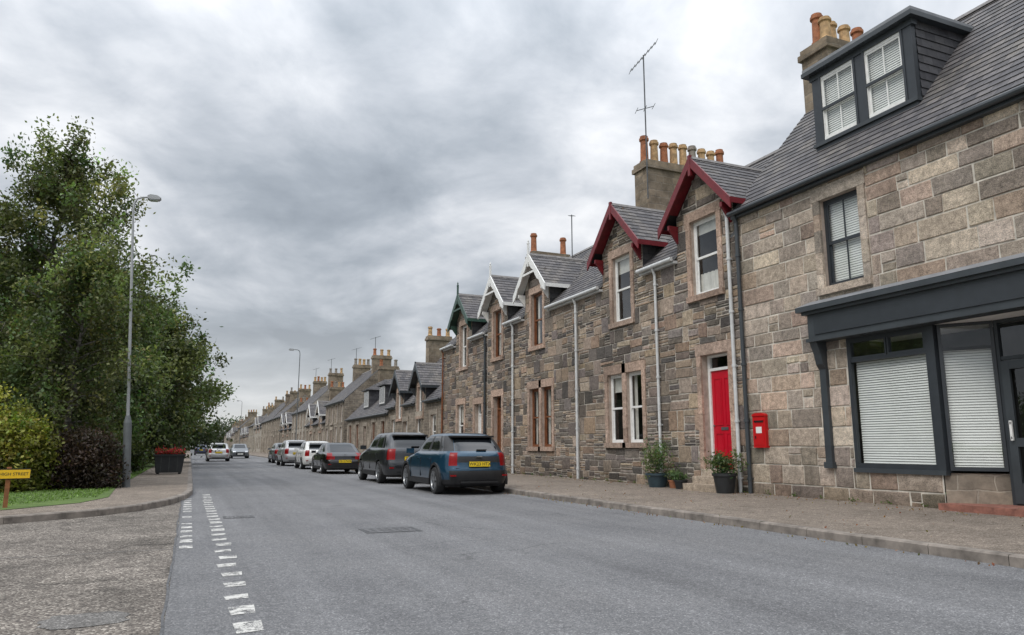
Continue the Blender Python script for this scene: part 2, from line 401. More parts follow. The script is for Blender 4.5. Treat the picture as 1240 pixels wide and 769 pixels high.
def slats(mb,X,y0,y1,z0,z1,st=.05):
    z=z0
    while z<z1:
        mb.face(((X,y0,z),(X,y1,z),(X+.014,y1,z+st*.93),(X+.014,y0,z+st*.93)),'blind_white'); z+=st
def drape(mb,X,y0,y1,z0,z1,mat='curtain'):
    n=max(4,int((y1-y0)/.045)); 
    for k in range(n):
        a=y0+(y1-y0)*k/n;b_=y0+(y1-y0)*(k+1)/n; xa=X+.03*math.sin(k*1.9);xb=X+.03*math.sin((k+1)*1.9)
        mb.face(((xa,a,z0),(xb,b_,z0),(xb,b_,z1),(xa,a,z1)),mat)
def sash(mb,X,y0,y1,z0,z1,fm,dep=.13,bars=1,cur='net',hb=False,rev=True):
    if rev: reveals(mb,X,y0,y1,z0,z1,dep+.05)
    x0=X+dep-.03;x1=X+dep+.045;t=.065
    e=.002
    mb.box(x0,x1,y0+e,y0+t,z0+e,z1-e,fm);mb.box(x0,x1,y1-t,y1-e,z0+e,z1-e,fm)
    mb.box(x0+e,x1-e,y0+t,y1-t,z1-t,z1-e,fm);mb.box(x0-.02,x1-e,y0+t,y1-t,z0+e,z0+.09,fm)
    zm=(z0+z1)/2
    mb.box(x0+.01,x1-.01,y0+t,y1-t,zm-.03,zm+.03,fm)
    a=y0+t;b_=y1-t
    mb.box(x0+.012,x0+.04,a,a+.04,zm+.03,z1-t,fm);mb.box(x0+.012,x0+.04,b_-.04,b_,zm+.03,z1-t,fm);mb.box(x0+.013,x0+.041,a+.04,b_-.04,z1-t-.04,z1-t,fm)
    mb.box(x0+.04,x0+.065,a,a+.04,z0+.09,zm-.03,fm);mb.box(x0+.04,x0+.065,b_-.04,b_,z0+.09,zm-.03,fm)
    for k in range(bars):
        yc=a+(b_-a)*(k+1)/(bars+1)
        mb.box(x0+.015,x0+.038,yc-.012,yc+.012,zm+.03,z1-t-.04,fm);mb.box(x0+.042,x0+.062,yc-.012,yc+.012,z0+.09,zm-.03,fm)
    if hb:
        for zz in ((zm+z1)/2,(zm+z0)/2): mb.box(x0+.017,x0+.06,a,b_,zz-.012,zz+.012,fm)
    mb.face(((x0+.025,a,zm),(x0+.025,b_,zm),(x0+.025,b_,z1-t),(x0+.025,a,z1-t)),'glass')
    mb.face(((x0+.052,a,z0+.08),(x0+.052,b_,z0+.08),(x0+.052,b_,zm),(x0+.052,a,zm)),'glass')
    room(mb,x1+.005,y0,y1,z0,z1)
    xc=x1+.03
    if cur=='slats': slats(mb,xc,y0+.03,y1-.03,z0+.05,z1-.03)
    elif cur=='net': 
        w=(y1-y0)*R.uniform(.16,.28); drape(mb,xc+.05,y0,y0+w,z0,z1); drape(mb,xc+.05,y1-w,y1,z0,z1)
    elif cur=='blind':
        zb=z1-(z1-z0)*R.uniform(.2,.5); mb.face(((xc,y0,zb),(xc,y1,zb),(xc,y1,z1),(xc,y0,z1)),'curtain')
    elif cur=='half':
        drape(mb,xc+.03,y0,y1,z0,z0+(z1-z0)*.3); mb.face(((xc,y0,z1-.35),(xc,y1,z1-.35),(xc,y1,z1),(xc,y0,z1)),'curtain')
        
def slate_plane(mb,e0,e1,t1,t0,mat='slate',row=.2):
    e0,e1,t1,t0=map(Vector,(e0,e1,t1,t0)); L=(t0-e0).length; n=max(1,int(round(L/row))); Wd=(e1-e0).length
    nn=(e1-e0).cross(t0-e0).normalized()
    if nn.z<0: nn=-nn
    for k in range(n):
        f0=k/n;f1=(k+1)/n
        a=e0.lerp(t0,f0)+nn*.018;b_=e1.lerp(t1,f0)+nn*.018;c=e1.lerp(t1,f1)+nn*.002;d=e0.lerp(t0,f1)+nn*.002
        u0=e0.y+e0.x*.37
        mb.face((a,b_,c,d),mat,[(u0,k*row),(u0+Wd,k*row),(u0+Wd,(k+1)*row),(u0,(k+1)*row)])
        a2=e0.lerp(t0,f0)-nn*.01;b2=e1.lerp(t1,f0)-nn*.01
        mb.face((a2,b2,b_,a),mat,[(0,.1),(Wd,.1),(Wd,.11),(0,.11)])
    mb.face([e0-nn*.05,e1-nn*.05,t1-nn*.05,t0-nn*.05],'black_paint')
    for p,q in ((e0,t0),(e1,t1),(e0,e1)):
        mb.face([p-nn*.05,q-nn*.05,q+nn*.004,p+nn*.004],'lead')
def pot(mb,x,y,z,mat,h=.75,r=.14):
    mb.lathe(x,y,[(r*1.25,z),(r*1.25,z+.06),(r*1.02,z+.09),(r*.9,z+h*.8),(r*1.2,z+h*.84),(r*1.2,z+h*.92),(r*.98,z+h*.94),(r*.98,z+h),(r*.7,z+h),(r*.7,z+h*.6)],14,mat)
def chimney(mb,x0,x1,y0,y1,z0,z1,pots,mat='chimney_stone',ph=.75):
    mb.box(x0,x1,y0,y1,z0,z1-.3,mat)
    mb.box(x0-.07,x1+.07,y0-.07,y1+.07,z1-.3,z1-.14,'chimney_stone'); mb.box(x0-.02,x1+.02,y0-.02,y1+.02,z1-.14,z1,'chimney_stone')
    n=len(pots)
    for k,pm in enumerate(pots):
        x=x0+.18+(x1-x0-.36)*(k/(n-1) if n>1 else .5)
        pot(mb,x,(y0+y1)/2,z1,pm,ph*R.uniform(.9,1.1))
def antenna(mb,x,y,z,h,ang=.4,L=1.3,w=.34,second=True,tilt=.35):
    mb.tube((x,y,z),(x,y,z+h),.024,n=6,mat='steel')
    c,s=math.cos(ang),math.sin(ang)
    for (zz,L,n,w,tilt) in ((z+h-.05,L,9,w,tilt),(z+h*.62,.6,3,.45,.3))[:2 if second else 1]:
        a=Vector((x-c*L*.5,y-s*L*.5,zz-tilt*L*.5));b_=Vector((x+c*L*.5,y+s*L*.5,zz+tilt*L*.5)); mb.tube(a,b_,.014,n=5,mat='steel')
        for k in range(n):
            p=a.lerp(b_,k/(n-1)); q=Vector((-s*w/2,c*w/2,.0)); mb.tube(p-q,p+q,.009,n=4,mat='steel')
def pipe(mb,y,z0,z1,mat,r=.045,X=None):
    X=W if X is None else X
    x=X-.10
    mb.tube((x,y,z0),(x,y,z1-.25),r,n=10,mat=mat); mb.tube((x,y,z1-.25),(x-.1,y,z1-.02),r,n=10,mat=mat)
    z=z0+.3
    while z<z1-.3: mb.tube((x,y,z),(x,y,z+.06),r*1.35,n=10,mat=mat); mb.box(x,X,y-.02,y+.02,z+.01,z+.05,mat); z+=1.3
def gable_dormer(par,yc,ze,zf,za,hw,ov,bm,win,fm,style,pal,stonemat='mortar',finial=False,back=3.2,cur='net',deco=0,bars=0):
    mb=MB(); X=W
    sl=(za-zf)/ov
    zt=za-.1
    wy0,wy1,wz0,wz1=win
    wall_grid(mb,X+.001,yc-hw,yc+hw,ze-.02,zf+.2,[(wy0,wy1,wz0,wz1)],stonemat)
    zz=zf+.2; hz=(zt-zz)/sl
    mb.face(((X+.001,yc-min(hw,hz),zz),(X+.001,yc,zt),(X+.001,yc+min(hw,hz),zz)),stonemat)
    lim=lambda z:(yc-min(hw,max(0,(zt-z)/sl-.05)),yc+min(hw,max(0,(zt-z)/sl-.05)))
    ex=(wy0-.17,wy1+.17,wz0-.3,wz1+.28)
    if style!='far': stones(mb,X,yc-hw,yc+hw,ze,zt,[ex],style,pal,lim)
    for s in (-1,1):
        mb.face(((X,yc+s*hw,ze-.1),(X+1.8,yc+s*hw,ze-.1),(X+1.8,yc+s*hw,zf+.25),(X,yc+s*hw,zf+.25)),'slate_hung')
    mb.obj('dormer_wall',par)
    mb=MB()
    xf=X-.34
    for s in (-1,1):
        e0=(xf,yc+s*ov,zf);e1=(X+back,yc+s*ov,zf);t1=(X+back,yc,za);t0=(xf,yc,za)
        slate_plane(mb,e0,e1,t1,t0)
    mb.obj('dormer_roof',par)
    mb=MB()
    mb.prism([(yc-.1,za-.06),(yc,za+.05),(yc+.1,za-.06)],xf-.01,X+back,'ridge_tile')
    mb.obj('dormer_ridge',par)
    mb=MB()
    d=.27
    for s in (-1,1):
        n=9
        top=[(yc+s*(ov+.05)*k/n,za+.03-(sl*(ov+.05)*k/n)) for k in range(n+1)]
        bot=[]
        for k in range(n+1):
            t=k/n; dd=d*(1+(.35*abs(math.sin(t*math.pi*3)) if deco else 0))
            bot.append((yc+s*(ov+.05)*t,za+.03-sl*(ov+.05)*t-dd))
        for k in range(n):
            mb.prism([top[k],top[k+1],bot[k+1],bot[k]],xf-.045,xf-.003,bm)
        mb.box(xf,X+.9,min(yc+s*(ov-.0),yc+s*(ov+.03)),max(yc+s*(ov-.0),yc+s*(ov+.03)),zf-.14,zf+.0,bm)
        mb.face(((xf,yc+s*ov,zf-.07),(X,yc+s*ov,zf-.07),(X,yc,za-.08),(xf,yc,za-.08)),bm)
        a=yc+s*(hw-.06)
        mb.box(X-.32,X-.03,a-.04,a+.04,zf-.12-.02,zf-.02,bm)
        mb.prism([(X-.30,zf-.14),(X-.03,zf-.14),(X-.03,zf-.5)],a-.035,a+.035,bm,'y')
    mb.box(xf-.05,xf+.02,yc-.05,yc+.05,za-.5,za+(.45 if finial else .06),bm)
    if finial:
        mb.lathe(xf-.015,yc,[(0,za+.62),(.04,za+.52),(.02,za+.46),(.06,za+.42),(.05,za+.38)],8,bm)
        mb.box(xf-.04,xf-.01,yc-ov*.45,yc+ov*.45,za-ov*.45*sl-.18,za-ov*.45*sl-.1,bm)
    mb.obj('bargeboards',par)
    mb=MB(); surround(mb,X,wy0,wy1,wz0,wz1,PAL_M,lh=.26); mb.obj('dormer_window_margin',par)
    mb=MB(); sash(mb,X,wy0,wy1,wz0,wz1,fm,bars=bars,cur=cur); mb.obj('dormer_window',par)

def house(name,y0,y1,ze,xr,zr,ops,style='rubble',pal=PAL_B,wallmat=None,gapd=(),gutter='white_pipe',far=False,mpal=PAL_M,sidemat='far_rubble',notch=()):
    P=empty(name,(0,0,0))
    X=W
    mb=MB(); rects=[o[:4] for o in ops]; allr=rects+[n for n in notch]
    wm=wallmat or 'mortar'
    wall_grid(mb,X,y0,y1,.05,ze,allr,wm)
    for yy in (y0,y1):
        mb.face(((X,yy,.05),(2*xr-X,yy,.05),(2*xr-X,yy,ze),(xr,yy,zr-.06),(X,yy,ze)),sidemat)
    mb.face(((2*xr-X,y0,.05),(2*xr-X,y1,.05),(2*xr-X,y1,ze),(2*xr-X,y0,ze)),sidemat)
    if not far:
        ex=[(o[0]-.17,o[1]+.17,o[2]-(.15 if o[4]!='door' else 0),o[3]+.28) for o in ops if o[4]!='shop']+[o[:4] for o in ops if o[4]=='shop']+list(notch)
        stones(mb,X,y0+.02,y1-.02,.1,ze,ex,style,pal)
    mb.obj('walls',P)
    mb=MB()
    for o in ops:
        if o[4]=='shop': continue
        if o[4]=='door': surround(mb,X,*o[:4],mpal,door=True,sw=.17,lh=.28)
        else: surround(mb,X,*o[:4],mpal)
    if mb.f: mb.obj('stone_margins',P)
    mb=MB()
    for o in ops:
        if o[4]=='sash': sash(mb,X,*o[:4],o[5],bars=o[7],cur=o[6])
    if mb.f: mb.obj('windows',P)
    mb=MB(); xe=X-.16; ze2=ze-.16*(zr-ze)/(xr-X)+.02
    segs=[]; a=y0
    for g0,g1 in sorted(gapd): segs.append((a,g0,0)); segs.append((g0,g1,1)); a=g1
    segs.append((a,y1,0))
    for a,b_,g in segs:
        if b_-a<.02: continue
        if g:
            k=.30; s=(X+ k*3,ze+(zr-ze)*(k*3)/(xr-X))
            slate_plane(mb,(s[0],a,s[1]),(s[0],b_,s[1]),(xr,b_,zr),(xr,a,zr))
        else: slate_plane(mb,(xe,a,ze2),(xe,b_,ze2),(xr,b_,zr),(xr,a,zr))
    slate_plane(mb,(2*xr-xe,y0,ze2),(2*xr-xe,y1,ze2),(xr,y1,zr),(xr,y0,zr))
    mb.obj('slate_roof',P)
    mb=MB(); y=y0
    while y<y1-.01:
        l=min(.45,y1-y); mb.prism([(xr-.14,zr-.09),(xr,zr+.06),(xr+.14,zr-.09)],y+.004,y+l-.004,'ridge_tile','y'); y+=l
    mb.obj('ridge_tiles',P)
    mb=MB()
    for a,b_,g in segs:
        if g or b_-a<.05: continue
        mb.tube((xe-.05,a+.01,ze2-.01),(xe-.05,b_-.01,ze2-.01),.06,n=10,mat=gutter)
        mb.box(xe+.02,X+.02,a+.01,b_-.01,ze2-.12,ze2-.05,gutter)
    if mb.f: mb.obj('gutter',P)
    return P

# ================= SHOP BUILDING (A)
opsA=[(10.14,11.12,4.42,6.28,'sash','dark_frame','slats',1),(4.2,5.18,4.42,6.28,'sash','dark_frame','slats',1),
      (8.9,10.72,.8,3.3,'shop'),(7.0,8.9,.05,3.3,'shop'),(5.0,7.0,.8,3.3,'shop')]
A=house('shop_building',1.5,13.75,6.9,14.8,10.4,opsA,'ashlar',PAL_A,'mortar_light',gapd=(),gutter='dark_frame2',mpal=PAL_A,sidemat='far_granite')
mb=MB()
mb.box(W-.30,W-.01,4.7,11.38,3.36,3.86,'dark_frame2'); mb.box(W-.34,W-.012,4.66,11.42,3.30,3.37,'dark_frame2')
mb.box(W-.38,W-.014,4.62,11.46,3.86,3.92,'dark_frame2'); mb.box(W-.46,W-.013,4.54,11.54,3.92,4.02,'dark_frame2')
mb.face(((W-.46,4.54,4.024),(W-.46,11.54,4.024),(W-.002,11.54,4.2),(W-.002,4.54,4.2)),'lead'); 
mb.face(((W-.46,11.54,4.02),(W-.002,11.54,4.02),(W-.002,11.54,4.2)),'lead')
mb.box(W-.325,W-.30,4.9,11.2,3.44,3.79,'dark_frame')
mb.obj('shop_fascia',A,bevel=.006)
mb=MB()
mb.box(W-.09,W-.005,11.20,11.36,.86,3.30,'dark_frame2'); mb.box(W-.12,W-.004,11.17,11.39,.78,.9,'dark_frame2')
mb.prism([(W-.30,3.30),(W-.09,3.30),(W-.09,2.75),(W-.16,2.85),(W-.2,3.05)],11.19,11.37,'dark_frame2','y')
mb.box(W-.09,W-.005,4.72,4.88,.86,3.30,'dark_frame2')
mb.obj('shop_pilasters',A,bevel=.005)
def frame_pane(mb,p0,p1,z0,z1,splits,t=.055,fm='dark_frame',dp=.08,trans=None,sl=True,slz=(None,None)):
    p0=Vector((p0[0],p0[1],0));p1=Vector((p1[0],p1[1],0)); d=(p1-p0);L=d.length;d.normalize(); n=Vector((0,0,1)).cross(d)
    if n.x>0: n=-n
    def bar(a,b_,za,zb,e=0):
        A_=p0+d*a;B_=p0+d*b_
        q=[A_+n*(dp/2-e),B_+n*(dp/2-e),B_-n*(dp/2-e),A_-n*(dp/2-e)]
        lo=[Vector((v.x,v.y,za)) for v in q];hi=[Vector((v.x,v.y,zb)) for v in q]
        mb.face(lo[::-1],fm);mb.face(hi,fm)
        for k in range(4): mb.face((lo[k],lo[(k+1)%4],hi[(k+1)%4],hi[k]),fm)
    bar(0,t,z0,z1);bar(L-t,L,z0,z1);bar(t,L-t,z0,z0+t*1.3,.003);bar(t,L-t,z1-t,z1,.003)
    for s in splits: bar(L*s-t*.5,L*s+t*.5,z0+t*1.3,z1-t,.006)
    if trans: bar(t,L-t,trans-t*.5,trans+t*.5,.009)
    A_=p0+d*t;B_=p0+d*(L-t)
    mb.face(((A_.x,A_.y,z0),(B_.x,B_.y,z0),(B_.x,B_.y,z1),(A_.x,A_.y,z1)),'glass')
    if sl:
        za=slz[0] or z0+.05;zb=slz[1] or (trans or z1)-.02
        z=za
        A2=p0+d*(t+.01)-n*.09;B2=p0+d*(L-t-.01)-n*.09;A3=A2-n*.02;B3=B2-n*.02
        while z<zb:
            mb.face(((A2.x,A2.y,z),(B2.x,B2.y,z),(B3.x,B3.y,z+.040),(A3.x,A3.y,z+.040)),'blind_white'); z+=.046
mb=MB()
frame_pane(mb,(W+.02,8.93),(W+.02,10.70),.8,3.3,[],.07,trans=2.86)
frame_pane(mb,(W+.022,9.8),(W+.022,10.64),2.88,3.24,[],.035,sl=False); frame_pane(mb,(W+.022,9.0),(W+.022,9.78),2.88,3.24,[],.035,sl=False)
mb.box(W-.05,W+.09,8.80,8.93,.8,3.3,'dark_frame')
mb.box(W-.06,W+.1,8.80,10.72,.72,.8,'dark_frame2')
frame_pane(mb,(W+.06,8.80),(12.32,8.12),.8,3.3,[],.05,trans=2.86)
frame_pane(mb,(12.34,8.10),(12.34,6.98),.27,3.3,[],.06,trans=2.65,sl=False)
mb.box(12.27,12.32,7.9,8.03,.3,2.6,'dark_frame2');mb.box(12.27,12.32,7.05,7.18,.3,2.6,'dark_frame2');mb.box(12.272,12.318,7.18,7.9,.3,.62,'dark_frame2');mb.box(12.272,12.318,7.18,7.9,2.46,2.6,'dark_frame2');mb.box(12.272,12.318,7.18,7.9,1.2,1.34,'dark_frame2')
mb.box(12.22,12.25,7.93,7.97,1.3,1.62,'white_paint');mb.box(12.22,12.27,7.94,7.96,1.32,1.36,'white_paint');mb.box(12.22,12.27,7.94,7.96,1.56,1.6,'white_paint')
frame_pane(mb,(W+.02,5.03),(W+.02,6.8),.8,3.3,[],.07,trans=2.86)
frame_pane(mb,(12.34,6.96),(W+.06,6.83),.8,3.3,[],.05,trans=2.86)
room(mb,12.4,5.0,8.09,.25,3.3,1.5); 
mb.face(((13.0,8.1,.8),(13.0,10.72,.8),(13.0,10.72,3.3),(13.0,8.1,3.3)),'room_dark');mb.face(((W+.05,10.73,.8),(13,10.73,.8),(13,10.73,3.3),(W+.05,10.73,3.3)),'room_dark')
mb.face(((W+.01,5,3.302),(W+.01,10.73,3.302),(14,10.73,3.302),(14,5,3.302)),'blind_white')
mb.obj('shop_windows',A)
mb=MB()
mb.face(((W,8.88,.05),(12.36,8.14,.05),(12.36,8.14,.76),(W,8.88,.76)),'far_granite'); mb.face(((W,6.85,.05),(12.36,6.95,.05),(12.36,6.95,.76),(W,6.85,.76)),'far_granite')
mb.face(((W-.02,8.93,.762),(W-.02,8.84,.762),(12.4,8.1,.762),(12.4,8.93,.762)),'dark_frame2')
mb.box(W-.25,12.40,6.98,8.86,.1,.27,'brick_step')
mb.obj('shop_doorstep',A)
mb=MB(); X=12.45
wa=[(9.35,10.32),(10.52,11.5)]
mb.box(X,X+.12,9.15,11.7,7.62,7.85,'dark_frame'); mb.box(X+.002,X+.12,9.15,9.35,7.85,9.5,'dark_frame');mb.box(X+.002,X+.12,11.5,11.7,7.85,9.5,'dark_frame');mb.box(X+.002,X+.12,10.32,10.52,7.85,9.5,'dark_frame')
mb.box(X-.02,X+.12,9.1,11.75,9.38,9.6,'dark_frame2'); mb.box(X-.05,X+.1,9.12,11.73,7.78,7.86,'dark_frame2')
mb.obj('dormer_frame',A)
mb=MB()
for s,yy in ((0,9.15),(1,11.7)):
    for r in range(9):
        z0=7.9+r*.178; z1=z0+.178
        y_=yy; o=-1 if s==0 else 1
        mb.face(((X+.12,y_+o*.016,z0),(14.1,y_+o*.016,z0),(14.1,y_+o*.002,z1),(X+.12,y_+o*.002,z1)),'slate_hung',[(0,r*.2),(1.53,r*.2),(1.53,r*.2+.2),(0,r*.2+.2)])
        mb.face(((X+.12,y_,z0),(14.1,y_,z0),(14.1,y_+o*.016,z0),(X+.12,y_+o*.016,z0)),'black_paint')
mb.obj('dormer_cheeks',A)
mb=MB(); mb.box(X-.14,14.25,9.02,11.83,9.6,9.68,'lead'); mb.box(X-.16,14.2,9.0,11.85,9.5,9.6,'dark_frame2')
mb.obj('dormer_flat_roof',A)
mb=MB()
for a,b_ in wa: sash(mb,X-.06,a,b_,7.86,9.38,'white_paint',dep=.1,bars=1,cur='slats',hb=False,rev=False)
for a,b_ in wa:
    mb.box(X-.015,X+.02,a,a+.05,7.86,9.38,'dark_frame');mb.box(X-.015,X+.02,b_-.05,b_,7.86,9.38,'dark_frame');mb.box(X-.015,X+.02,a+.05,b_-.05,8.58,8.64,'dark_frame')
mb.obj('dormer_windows',A)
mb=MB(); chimney(mb,14.3,16.1,12.85,13.72,9.0,11.6,['pot_orange','pot_buff','pot_buff','pot_orange'],ph=.8)
pot(mb,14.5,13.05,11.6,'pot_buff',.65);mb.obj('chimney',A)
mb=MB(); pipe(mb,13.6,.16,6.75,'dark_frame2',.05); 
mb.obj('downpipe',A,smooth=40)

# ================= HOUSE B
opsB=[(14.24,15.28,.66,3.48,'door'),(18.0,18.86,1.32,3.38,'sash','white_paint','net',0),(19.06,19.92,1.32,3.38,'sash','white_paint','blind',0)]
d1=(14.42,15.5,5.05,7.05);d2=(18.45,19.5,4.95,7.0)
B=house('terraced_stone_house',13.75,21.85,6.35,15.0,9.6,opsB,'rubble',PAL_B,gapd=[(13.78,16.1),(17.8,20.1)],notch=[(d1[0]-.17,d1[1]+.17,d1[2]-.15,6.35),(d2[0]-.17,d2[1]+.17,d2[2]-.15,6.35)])
gable_dormer(B,14.95,6.35,7.1,8.62,1.15,1.45,'crimson_paint',d1,'white_paint','rubble',PAL_B,cur='half')
gable_dormer(B,18.95,6.35,7.1,8.6,1.15,1.45,'crimson_paint',d2,'white_paint','rubble',PAL_B,cur='blind')
def door(par,y0,y1,z0,z1,mat,fr,tz,dep=.24,X=W):
    mb=MB(); reveals(mb,X,y0,y1,z0,z1,dep); x=X+dep
    mb.box(x-.06,x+.02,y0+.002,y0+.085,z0,z1-.002,fr);mb.box(x-.06,x+.02,y1-.085,y1-.002,z0,z1-.002,fr);mb.box(x-.058,x+.018,y0+.085,y1-.085,tz,tz+.07,fr);mb.box(x-.058,x+.018,y0+.085,y1-.085,z1-.06,z1-.002,fr)
    mb.face(((x-.01,y0+.07,tz+.07),(x-.01,y1-.07,tz+.07),(x-.01,y1-.07,z1-.06),(x-.01,y0+.07,z1-.06)),'glass'); room(mb,x+.03,y0,y1,tz,z1,.5)
    a,b_=y0+.085,y1-.085
    mb.box(x-.02,x+.02,a,b_,z0+.02,tz,mat)
    w=(b_-a); st=.1
    H=tz-z0
    for (za,zb) in ((.12,.36),(.44,.92)):
        for k in range(2):
            ya=a+st+k*(w-st)/2; yb=ya+(w-st)/2-st
            z_a=z0+H*za;z_b=z0+H*zb
            for q in ((ya,yb,z_a,z_a+.02),(ya,yb,z_b-.02,z_b)): mb.box(x-.034,x-.02,*q,mat)
            for q in ((ya,ya+.02,z_a+.02,z_b-.02),(yb-.02,yb,z_a+.02,z_b-.02)): mb.box(x-.034,x-.02,*q,mat)
            mb.box(x-.026,x-.02,ya+.06,yb-.06,z_a+.07,z_b-.07,mat)
    mb.box(x-.035,x-.02,(a+b_)/2-.13,(a+b_)/2+.13,z0+H*.39,z0+H*.42,'steel'); mb.lathe(x-.05,b_-.06,[(0,z0+H*.42),(.025,z0+H*.435),(0,z0+H*.45)],8,'steel')
    mb.obj('front_door',par)
door(B,14.24,15.28,.66,3.48,'red_paint','white_paint',3.08)
mb=MB()
for k,(xo,z) in enumerate(((-.62,.32),(-.34,.49),(-.06,.66))):
    mb.box(W+xo,W+(xo+.28 if k<2 else .26),14.05+.02*k,15.42-.02*k,.1,z,'stone',(.50,.44,.37))
mb.obj('doorsteps',B,bevel=.01)
mb=MB(); chimney(mb,13.6,17.2,20.1,20.85,7.4,10.85,['pot_orange','pot_buff','pot_orange','pot_buff','pot_buff','pot_grey','pot_buff','pot_buff','pot_orange'],ph=.95); mb.obj('chimney',B)
mb=MB(); antenna(mb,13.55,20.0,9.4,5.2,-.35,L=.95,w=.42,tilt=1.2); mb.obj('tv_aerial',B)
mb=MB(); pipe(mb,13.93,.16,7.0,'white_pipe',.045);pipe(mb,17.07,.16,6.2,'white_pipe',.04);pipe(mb,21.8,.16,6.2,'white_pipe',.045); mb.obj('downpipes',B,smooth=40)
# ================= HOUSE C
opsC=[(23.85,24.7,1.2,3.36,'sash','brown_wood','net',0),(24.9,25.75,1.2,3.36,'sash','brown_wood','net',0),(28.55,29.5,.45,3.3,'door')]
d1=(24.55,25.55,4.95,7.0);d2=(28.55,29.5,4.95,7.0)
C=house('terraced_stone_house',21.85,30.2,6.35,15.0,9.5,opsC,'rubble',PAL_B,gapd=[(23.95,26.2),(27.95,30.19)],notch=[(d1[0]-.17,d1[1]+.17,d1[2]-.15,6.35),(d2[0]-.17,d2[1]+.17,d2[2]-.15,6.35)])
gable_dormer(C,25.08,6.35,7.1,8.5,1.1,1.4,'white_paint',d1,'brown_wood','rubble',PAL_B,finial=True,deco=1)
gable_dormer(C,29.05,6.35,7.1,8.5,1.1,1.4,'white_paint',d2,'brown_wood','rubble',PAL_B,finial=True,deco=1)
door(C,28.55,29.5,.45,3.3,'brown_wood','brown_wood',2.75)
mb=MB(); mb.box(W-.3,W+.24,28.4,29.65,.1,.45,'stone',(.38,.35,.3)); mb.obj('doorstep',C,bevel=.01)
mb=MB(); chimney(mb,14.0,15.9,30.1,30.8,7.6,10.15,['pot_orange','pot_orange'],ph=.95); mb.obj('chimney',C)
mb=MB(); antenna(mb,14.8,27.8,9.3,2.0,1.2,L=.8,w=.25,second=False); mb.obj('tv_aerial',C)
mb=MB(); pipe(mb,27.2,.16,6.2,'white_pipe',.045); mb.obj('downpipes',C,smooth=40)
# ================= HOUSE D
opsD=[(30.85,31.8,.4,3.1,'door'),(33.2,34.2,1.2,3.2,'sash','white_paint','blind',0)]
d1=(32.9,33.8,4.95,7.0)
D=house('terraced_stone_house',30.2,36.4,6.3,15.0,9.3,opsD,'rubble',PAL_B,gapd=[(32.2,34.5)],notch=[(d1[0]-.17,d1[1]+.17,d1[2]-.15,6.3)])
gable_dormer(D,33.35,6.3,7.1,8.5,1.1,1.4,'green_paint',d1,'white_paint','rubble',PAL_B,finial=True,deco=1)
door(D,30.85,31.8,.4,3.1,'white_paint','white_paint',2.6)
mb=MB(); pipe(mb,30.3,.16,6.2,'dark_frame2',.05);pipe(mb,36.3,.16,6.2,'brown_wood',.045); mb.obj('downpipes',D,smooth=40)
# ================= far houses
def simple_house(name,y0,y1,ze,zr,wallmat,nw,dorm=(),chs=(),fm='white_paint',up=True,bm='white_paint',xr=15.0,box=(),aer=False):
    ops=[];n=nw;w=(y1-y0)/n
    for k in range(n):
        yc=y0+w*(k+.5)
        if k==n//2: ops.append((yc-.5,yc+.5,.3,2.7,'door'))
        else: ops.append((yc-.5,yc+.5,1.1,2.9,'sash',fm,R.choice(['net','blind']),0))
        if up: ops.append((yc-.45,yc+.45,ze-1.9,ze-.4,'sash',fm,R.choice(['net','blind']),0))
    H=house(name,y0,y1,ze,xr,zr,ops,far=True,wallmat=wallmat,sidemat=wallmat,gapd=[(d-1.1,d+1.1) for d in dorm],notch=[(d-.5,d+.5,ze-.9,ze) for d in dorm],mpal=PAL_G,gutter='dark_frame2')
    for o in ops:
        if o[4]=='door': door(H,*o[:4],R.choice(['brown_wood','green_paint','white_paint','dark_frame']),'white_paint',2.35)
    for d in dorm: gable_dormer(H,d,ze,ze+.75,ze+2.1,1.05,1.3,bm,(d-.5,d+.5,ze-.9,ze+.75),fm,'far',PAL_B,stonemat=wallmat)
    for d in box:
        mb=MB(); x0=W+.5; zb=ze+.5
        mb.box(x0,x0+2.4,d-.9,d+.9,zb,zb+1.55,'slate_hung'); mb.box(x0-.03,x0,d-.75,d+.75,zb+.2,zb+1.4,'white_paint'); mb.box(x0-.04,x0-.03,d-.65,d-.05,zb+.3,zb+1.3,'car_glass');mb.box(x0-.04,x0-.03,d+.05,d+.65,zb+.3,zb+1.3,'car_glass')
        slate_plane(mb,(x0-.2,d-1.1,zb+1.5),(x0-.2,d+1.1,zb+1.5),(x0+1.5,d,zb+2.4),(x0+1.4,d,zb+2.4)); slate_plane(mb,(x0-.2,d-1.1,zb+1.5),(x0+3,d-1.1,zb+1.5),(x0+3,d,zb+2.4),(x0+1.4,d,zb+2.4));slate_plane(mb,(x0-.2,d+1.1,zb+1.5),(x0+3,d+1.1,zb+1.5),(x0+3,d,zb+2.4),(x0+1.4,d,zb+2.4))
        mb.obj('box_dormer',H)
    for (yc,zt) in chs:
        mb=MB(); chimney(mb,xr-.8,xr+.8,yc-.35,yc+.35,zr-1,zt,[R.choice(['pot_buff','pot_orange','pot_buff','pot_grey']) for _ in range(R.choice([2,3,4]))],ph=.6); mb.obj('chimney',H)
        if aer: mb=MB(); antenna(mb,xr-.5,yc+.4,zt-.5,2.2,R.uniform(-.6,.6),L=.9,w=.3,second=False); mb.obj('tv_aerial',H)
    return H
simple_house('stone_cottage',36.6,48.0,3.8,7.0,'far_rubble',4,dorm=(40.6,45.2),chs=((47.5,8.55),),up=False,bm='dark_frame2')
simple_house('stone_cottage',48.0,62,3.5,6.7,'far_granite',5,chs=((61.5,7.9),),up=False,box=(52,57.2),fm='brown_wood')
simple_house('stone_house',63.5,73,5.2,8.2,'far_rubble',4,chs=((64.1,9.1),(72.4,9.1)),aer=True)
simple_house('stone_cottage',73,86,3.6,6.8,'far_granite',5,dorm=(76,82),chs=((85.5,7.9),),up=False)
